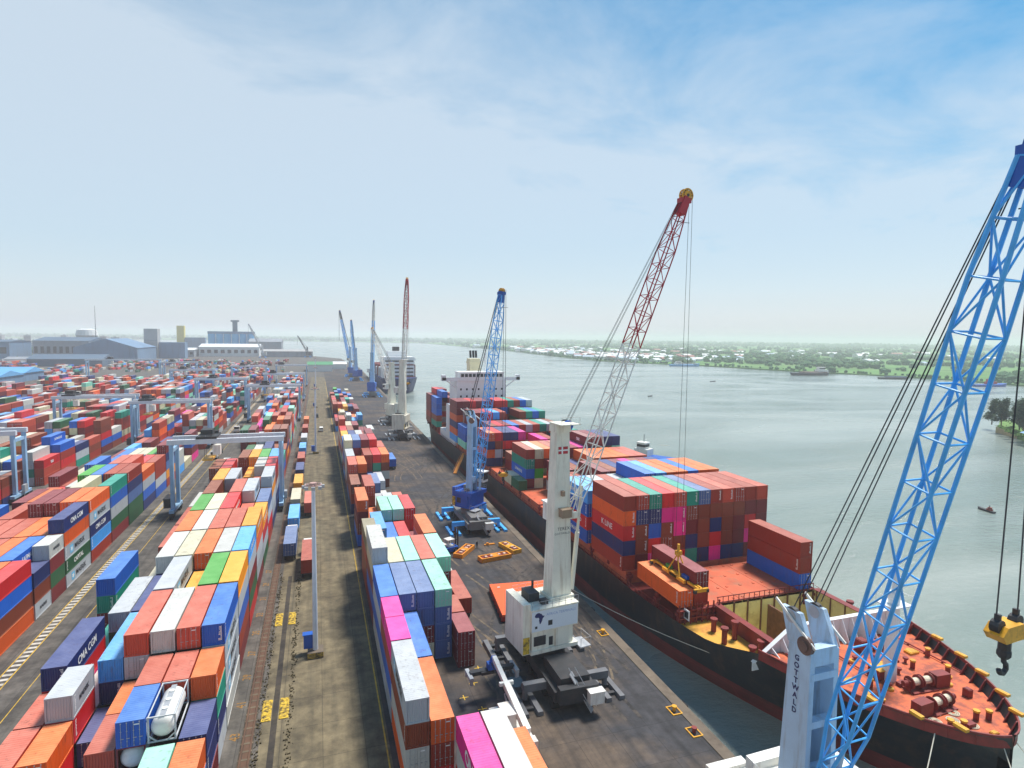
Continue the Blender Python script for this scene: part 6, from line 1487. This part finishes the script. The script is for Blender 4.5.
# ------------------------------------------------------------------ boats
def boat(name, label, loc, rz, L_, Wd, hull, cabin, group=None, cabh=2.6, cabin_at=-0.2, cargo=None):
    t = thing(name, label, 'boat', (loc[0],loc[1],WZ), rz, group); a, w = L_/2, Wd/2; h = max(0.5, L_*0.06)
    pts = [(-a,-w*0.8),(-a*0.6,-w),(a*0.45,-w),(a*0.85,-w*0.5),(a,0),(a*0.85,w*0.5),(a*0.45,w),(-a*0.6,w),(-a,w*0.8)]
    b = MB(); k = len(pts); b.add([(x*0.94,y*0.75,-0.4) for x,y in pts]+[(x,y,h+(0.5*h if x > a*0.5 else 0)) for x,y in pts], [tuple(range(k))[::-1], tuple(range(k,2*k))]+[(i,(i+1)%k,k+(i+1)%k,k+i) for i in range(k)]); b.build('hull', hull, t)
    if cabin:
        b = MB(); cx_ = cabin_at*L_; b.box(cx_-L_*0.13,-w*0.62,h,cx_+L_*0.13,w*0.62,h+cabh); b.box(cx_-L_*0.10,-w*0.45,h+cabh,cx_+L_*0.06,w*0.45,h+cabh*1.8); b.box(cx_-L_*0.11,-w*0.5,h+cabh*1.8,cx_+L_*0.08,w*0.5,h+cabh*1.88); cb = b.build('wheelhouse', cabin, t)
        b = MB(); b.box(cx_-L_*0.095,-w*0.46,h+cabh*1.25,cx_+L_*0.065,w*0.46,h+cabh*1.6); b.build('windows', M_GLASS, cb)
        b = MB(); b.tube((cx_,0,h+cabh*1.88),(cx_,0,h+cabh*3.0),0.12,5); b.build('mast', M_DARK, t)
    if cargo:
        b = MB(); b.box(-a*0.5,-w*0.8,h,a*0.75,w*0.8,h+1.6); b.build('cargo', cargo, t)
    return t
boat('tugboat','white and blue tugboat lying off the far side of the black ship',(132,212),R(-62),24,8,M_BLUE2,M_WPAINT,cabh=3.0)
boat('fishing_boat','tiny dark boat alone on the water below the far bank',(452,600),R(20),11,2.6,M_DARK,None,'small boats on the river')
boat('fishing_boat','small dark canoe on the water right of the big blue boom',(190,121),R(80),5.5,1.3,M_DARK,mat('canoe_cargo', lin(150,70,56), 0.7),'small boats on the river',0.5)
boat('fishing_boat','tiny boat on open water behind the red and white boom',(278,455),R(30),7,2,M_DARK,None,'small boats on the river')
boat('barge','dark cargo barge with pale wheelhouse moored off the far green bank',(690,690),R(-8),62,14,M_DARK,M_WPAINT,cabh=4.5,cabin_at=0.28,cargo=mat('barge_cargo', lin(110,80,70), 0.8))
boat('barge','low blue barge lying off the houses left of the dark cargo barge',(655,955),R(-10),60,12,G9,M_WPAINT,cabh=3,cargo=G1)
boat('barge','dark low barge right of the dark cargo barge, close to the trees',(742,600),R(-20),40,9,M_DARK,None,cargo=G3)
boat('ferry','dark blue river boat with red top near the right edge below the bank',(742,478),R(-10),44,9,M_BLUE2,M_RED,cabh=3.2,cabin_at=0.0,cargo=None)
# ------------------------------------------------------------------ islet with casuarinas and hut
sheet('islet_ground', [(363,228),(348,207),(320,184),(294,166),(278,138),(430,132),(450,240),(402,252)], -0.3, mat('islet_grass', lin(92,128,52), 0.9, var=0.3, scale=0.15, dirt=lin(128,118,78), dirt_amt=0.5), 4)
b = MB(); ip = [(364,229.5),(348,206),(320,183),(293,165),(277,137)]
for (xa,ya),(xb,yb) in zip(ip, ip[1:]): b.bar((xa,ya,-1.6),(xb,yb,-1.6),0.9,3.4)
tag(b.build('sea_wall', mat('sea_wall_tan', lin(168,146,104), 0.85, var=0.15, scale=0.3)), 'curved tan sea wall round the green islet', 'sea wall')
M_CAS = mat('casuarina_foliage', lin(52,74,50), 0.9, var=0.45, scale=0.6); M_SHRUB = mat('shrub_foliage', lin(82,118,46), 0.9, var=0.4, scale=0.5); M_BARK = mat('bark', lin(88,70,54), 0.9, var=0.2, scale=2)
def leafy(name, label, loc, h, rad, m, seed, n=1500, trunk=True, group=None):
    r_ = random.Random(seed); t = thing(name, label, 'tree' if trunk else 'shrub', loc, 0, group)
    br_ = []
    b = MB(); b.tube((0,0,0),(0.2,0.1,h*0.85),0.34 if trunk else 0.08,7,0,0.08)
    for i in range(14 if trunk else 5):
        z = h*(0.22+0.68*i/14) if trunk else h*0.3; a = r_.uniform(0,6.28); q = rad*(1.05-(z/h)*0.75)*r_.uniform(0.6,1.1)
        e = (q*math.cos(a), q*math.sin(a), z+q*0.45); b.tube((0,0,z),e,0.09,5,0,0.03); br_.append(((0,0,z),e))
    b.build('trunk', M_BARK, t)
    b = MB()
    for i in range(n):
        s, e = r_.choice(br_); k = r_.uniform(0.3,1.12); p = Vector(s).lerp(Vector(e), k)+Vector((r_.gauss(0,rad*0.16),r_.gauss(0,rad*0.16),r_.gauss(0,h*0.05)))
        u = Vector((r_.gauss(0,1),r_.gauss(0,1),r_.gauss(0,0.6))).normalized(); v = u.orthogonal().normalized(); q = r_.uniform(0.3,0.75)
        b.add([p-u*q, p+v*q*0.5, p+u*q, p-v*q*0.5], [(0,1,2,3)])
    b.build('crown', m, t, recalc=False)
for i, (x, y, h, r_) in enumerate(((350,228,19,6.0),(358,238,17,5.5),(342,214,20,7),(330,205,22,6),(352,205,16,6))):
    x += 15; r_ *= 0.85; h *= 0.9
    leafy('casuarina_tree', ['feathery casuarina at the very tip of the islet','lower casuarina just behind the tip of the islet','broad casuarina right of the islet tip','tall casuarina beside the blue-roofed hut','casuarina behind the blue-roofed hut'][i], (x,y,-0.3), h, r_, M_CAS, 40+i, 3200, group='casuarinas on the islet')
for i, (x, y) in enumerate(((353,218),(346,211),(338,204),(332,198))):
    leafy('shrub', ['bright green shrub nearest the islet tip','second green shrub along the sea wall','third green shrub along the sea wall','green shrub by the yellow hut wall'][i], (x,y,-0.3), 4, 3.4, M_SHRUB, 60+i, 500, False, 'shrubs behind the sea wall')
hu = thing('hut', 'yellow-walled hut with pale blue roof on the islet', 'hut', (333,190,-0.3), R(-35))
b = MB(); b.box(-5,-4,0,5,4,3.6); b.build('wall', mat('hut_yellow', lin(222,190,120), 0.7, var=0.08), hu); b = MB(); b.add([(-6.4,-5.4,3.4),(6.4,-5.4,3.4),(6.4,5.4,3.4),(-6.4,5.4,3.4),(-2,0,6.4),(2,0,6.4)],[(0,1,5,4),(1,2,5),(2,3,4,5),(3,0,4),(0,3,2,1)]); b.build('roof', mat('hut_roof', lin(150,186,232), 0.5, var=0.06), hu)
for x in (-3,0,3):
    b = MB(); b.box(x-0.7,-4.06,1,x+0.7,-4.01,2.3); b.build('window', M_GLASS, hu)
# ------------------------------------------------------------------ second ship farther along the quay
s2 = thing('blue_hulled_ship','dark blue hulled ship stacked with pale boxes, bow towards us beyond the cream crane','ship',(71,600,WZ))
M_H2 = mat('hull_blue', lin(36,50,104), 0.5, var=0.15, scale=0.1)
b = MB(); st = [(-90,0.3,0.0),(-86,4,0),(-80,9,1.5),(-68,14,6),(-50,16,13),(0,16,15.5),(90,16,15.5),(108,14,10)]
vs = []; fs = []
for y, hd, hw in st: vs += [(-hd,y,13.5 if y < -60 else 11),(hd,y,13.5 if y < -60 else 11),(-hw,y+(6 if y < -70 else 0),-1),(hw,y+(6 if y < -70 else 0),-1)]
for i in range(len(st)-1):
    o = 4*i; fs += [(o,o+4,o+5,o+1),(o+2,o+6,o+4,o),(o+1,o+5,o+7,o+3)]
fs.append((len(vs)-4,len(vs)-2,len(vs)-1,len(vs)-3)); b.add(vs, fs); b.build('hull', M_H2, s2)
b = MB(); b.box(-14,-52,11,14,-22,31); b.box(-15.5,-50,28,15.5,-46,30); b.box(-9,-40,31,9,-30,36); sp = b.build('accommodation', M_SHIPW, s2)
for r_ in range(5):
    b = MB(); b.box(-13,-52.1,13+r_*3.4,13,-52.02,14.3+r_*3.4); b.build('window_row', M_GLASS, sp)
b = MB(); b.box(-3,-30,31,3,-24,40); b.build('funnel', M_DARK, s2)
b = MB(); b.tube((0,-70,13),(0,-70,30),0.6,8,0,0.3); b.build('foremast', M_SHIPW, s2)
for k, (y, h, m_) in enumerate(((-15,9,M_SHIPW),(0,11,M_DECKD),(15,8,M_SHIPW),(30,10,M_DECKD),(45,9,M_SHIPW),(60,10,M_DECKD),(78,9,G1))):
    b = MB(); b.box(-14,y,11,14,y+12,11+h)
    for i in range(1,9): b.box(-14.1,y-0.1,11+0.02,-14.1+i*3.1,y-0.05,11+min(h-0.2,i*1.1))
    b.build('deck_cargo', m_, s2)
b = MB(); b.bar((-14,-58,13),(14,-58,13),1,1); b.bar((-13.5,-58,13),(-13.5,-58,24),0.8,0.8); b.bar((13.5,-58,13),(13.5,-58,24),0.8,0.8); b.bar((-13.5,-58,24),(13.5,-58,24),0.8,0.8); b.build('deck_gantry', M_DECKD, s2)
# quay-edge bollards with yellow frames
for i, y in enumerate((57.2,61.5,82.0)):
    t = thing('quay_bollard', ['yellow-framed bollard nearest the pale blue crane on the quay edge','yellow-framed bollard second from the pale blue crane','yellow bollard at the quay edge beside the cream crane'][i], 'bollard', (QE(y)-1.9,y,0.012), 0, 'yellow bollards along the quay edge')
    b = MB(); b.box(-0.7,-0.9,0,0.7,-0.75,0.12); b.box(-0.7,0.75,0,0.7,0.9,0.12); b.box(-0.7,-0.75,0,-0.55,0.75,0.12); b.box(0.55,-0.75,0,0.7,0.75,0.12); b.build('frame', M_YELM, t)
    b = MB(); b.tube((0,0,0),(0,0,0.5),0.22,10); b.tube((0,0,0.5),(0,0,0.66),0.34,10); b.build('post', M_YELM if i else M_DECKD, t)
# puddles and yellow crosses on the asphalt
M_PUD = mat('puddle', lin(70,72,76), 0.06, var=0.05)
for k, (x, y, a, c) in enumerate(((24.2,79.5,1.0,4.2),(25.2,73.5,1.9,1.5),(23.8,84.2,0.8,1.3),(26.1,76.3,0.8,1.2))):
    b = MB(); r_ = random.Random(k); b.prism([(x+a*math.cos(t*0.45)*r_.uniform(0.75,1.15), y+c*math.sin(t*0.45)*r_.uniform(0.8,1.1)) for t in range(14)], 0.009, 0.016+k*0.002); o = b.build('puddle_water', M_PUD); tag(o, kind='structure')
b = MB()
for (x, y) in ((17.6,72),(19.3,69),(18.0,65.2),(20.4,66.5),(19.6,74.8),(21.2,78.2)):
    b.box(x-0.6,y-0.07,0.010,x+0.6,y+0.07,0.014); b.box(x-0.07,y+0.075,0.010,x+0.07,y+0.55,0.014); b.box(x-0.07,y-0.55,0.010,x+0.07,y-0.075,0.014)
tag(b.build('asphalt_marking', M_YEL), kind='structure')
# worn tyre tracks curving over the asphalt and along the road
M_TRACK = mat('tyre_track', lin(44,42,42), 0.9, var=0.3, scale=0.8, dirt=lin(84,76,68), dirt_amt=0.95, dirt_scale=0.7)
M_DUST = mat('dust_track', lin(112,98,80), 0.95, var=0.25, scale=0.8, dirt=lin(66,62,60), dirt_amt=0.95, dirt_scale=0.6)
rt = random.Random(31); b = MB(); zt_ = 0.0165
for i in range(26):
    x0 = rt.uniform(22,41); y0 = rt.uniform(48,230); a0 = R(rt.gauss(90,14)); cv = rt.gauss(0,0.012); ln_ = rt.uniform(14,45); zt_ += 0.0006
    for q in (-1.0, 1.0):
        x, y, a, P = x0+q*math.sin(a0), y0-q*math.cos(a0), a0, None; w = rt.uniform(0.16,0.26); mi = i % 3 == 0
        for k in range(int(ln_/1.5)):
            nx, ny = x+1.5*math.cos(a), y+1.5*math.sin(a); sx_, sy_ = -math.sin(a)*w, math.cos(a)*w
            if 21.5 < nx < QE(ny)-2: 
                if P: b.add([(*P[0],zt_),(*P[1],zt_),(nx-sx_,ny-sy_,zt_),(nx+sx_,ny+sy_,zt_)], [(0,1,2,3)], 1 if mi else 0)
                P = ((nx+sx_,ny+sy_),(nx-sx_,ny-sy_))
            else: P = None
            x, y = nx, ny; a += cv*1.5
tag(b.build('tyre_track_marking', [M_TRACK, M_DUST], recalc=False), kind='structure')
# ------------------------------------------------------------------ haze
hb = MB(); hb.box(-9300,-290,-9,12300,12600,96)
HZ = bpy.data.materials.new('haze_air'); HZ.use_nodes = True; hn = HZ.node_tree.nodes; hn.clear()
ho_ = hn.new('ShaderNodeOutputMaterial'); pv = hn.new('ShaderNodeVolumePrincipled'); pv.inputs['Color'].default_value = (0.97,0.985,1.0,1); pv.inputs['Density'].default_value = 0.00022; pv.inputs['Anisotropy'].default_value = 0.0
HZ.node_tree.links.new(pv.outputs[0], ho_.inputs['Volume'])
tag(hb.build('haze', HZ), kind='stuff')
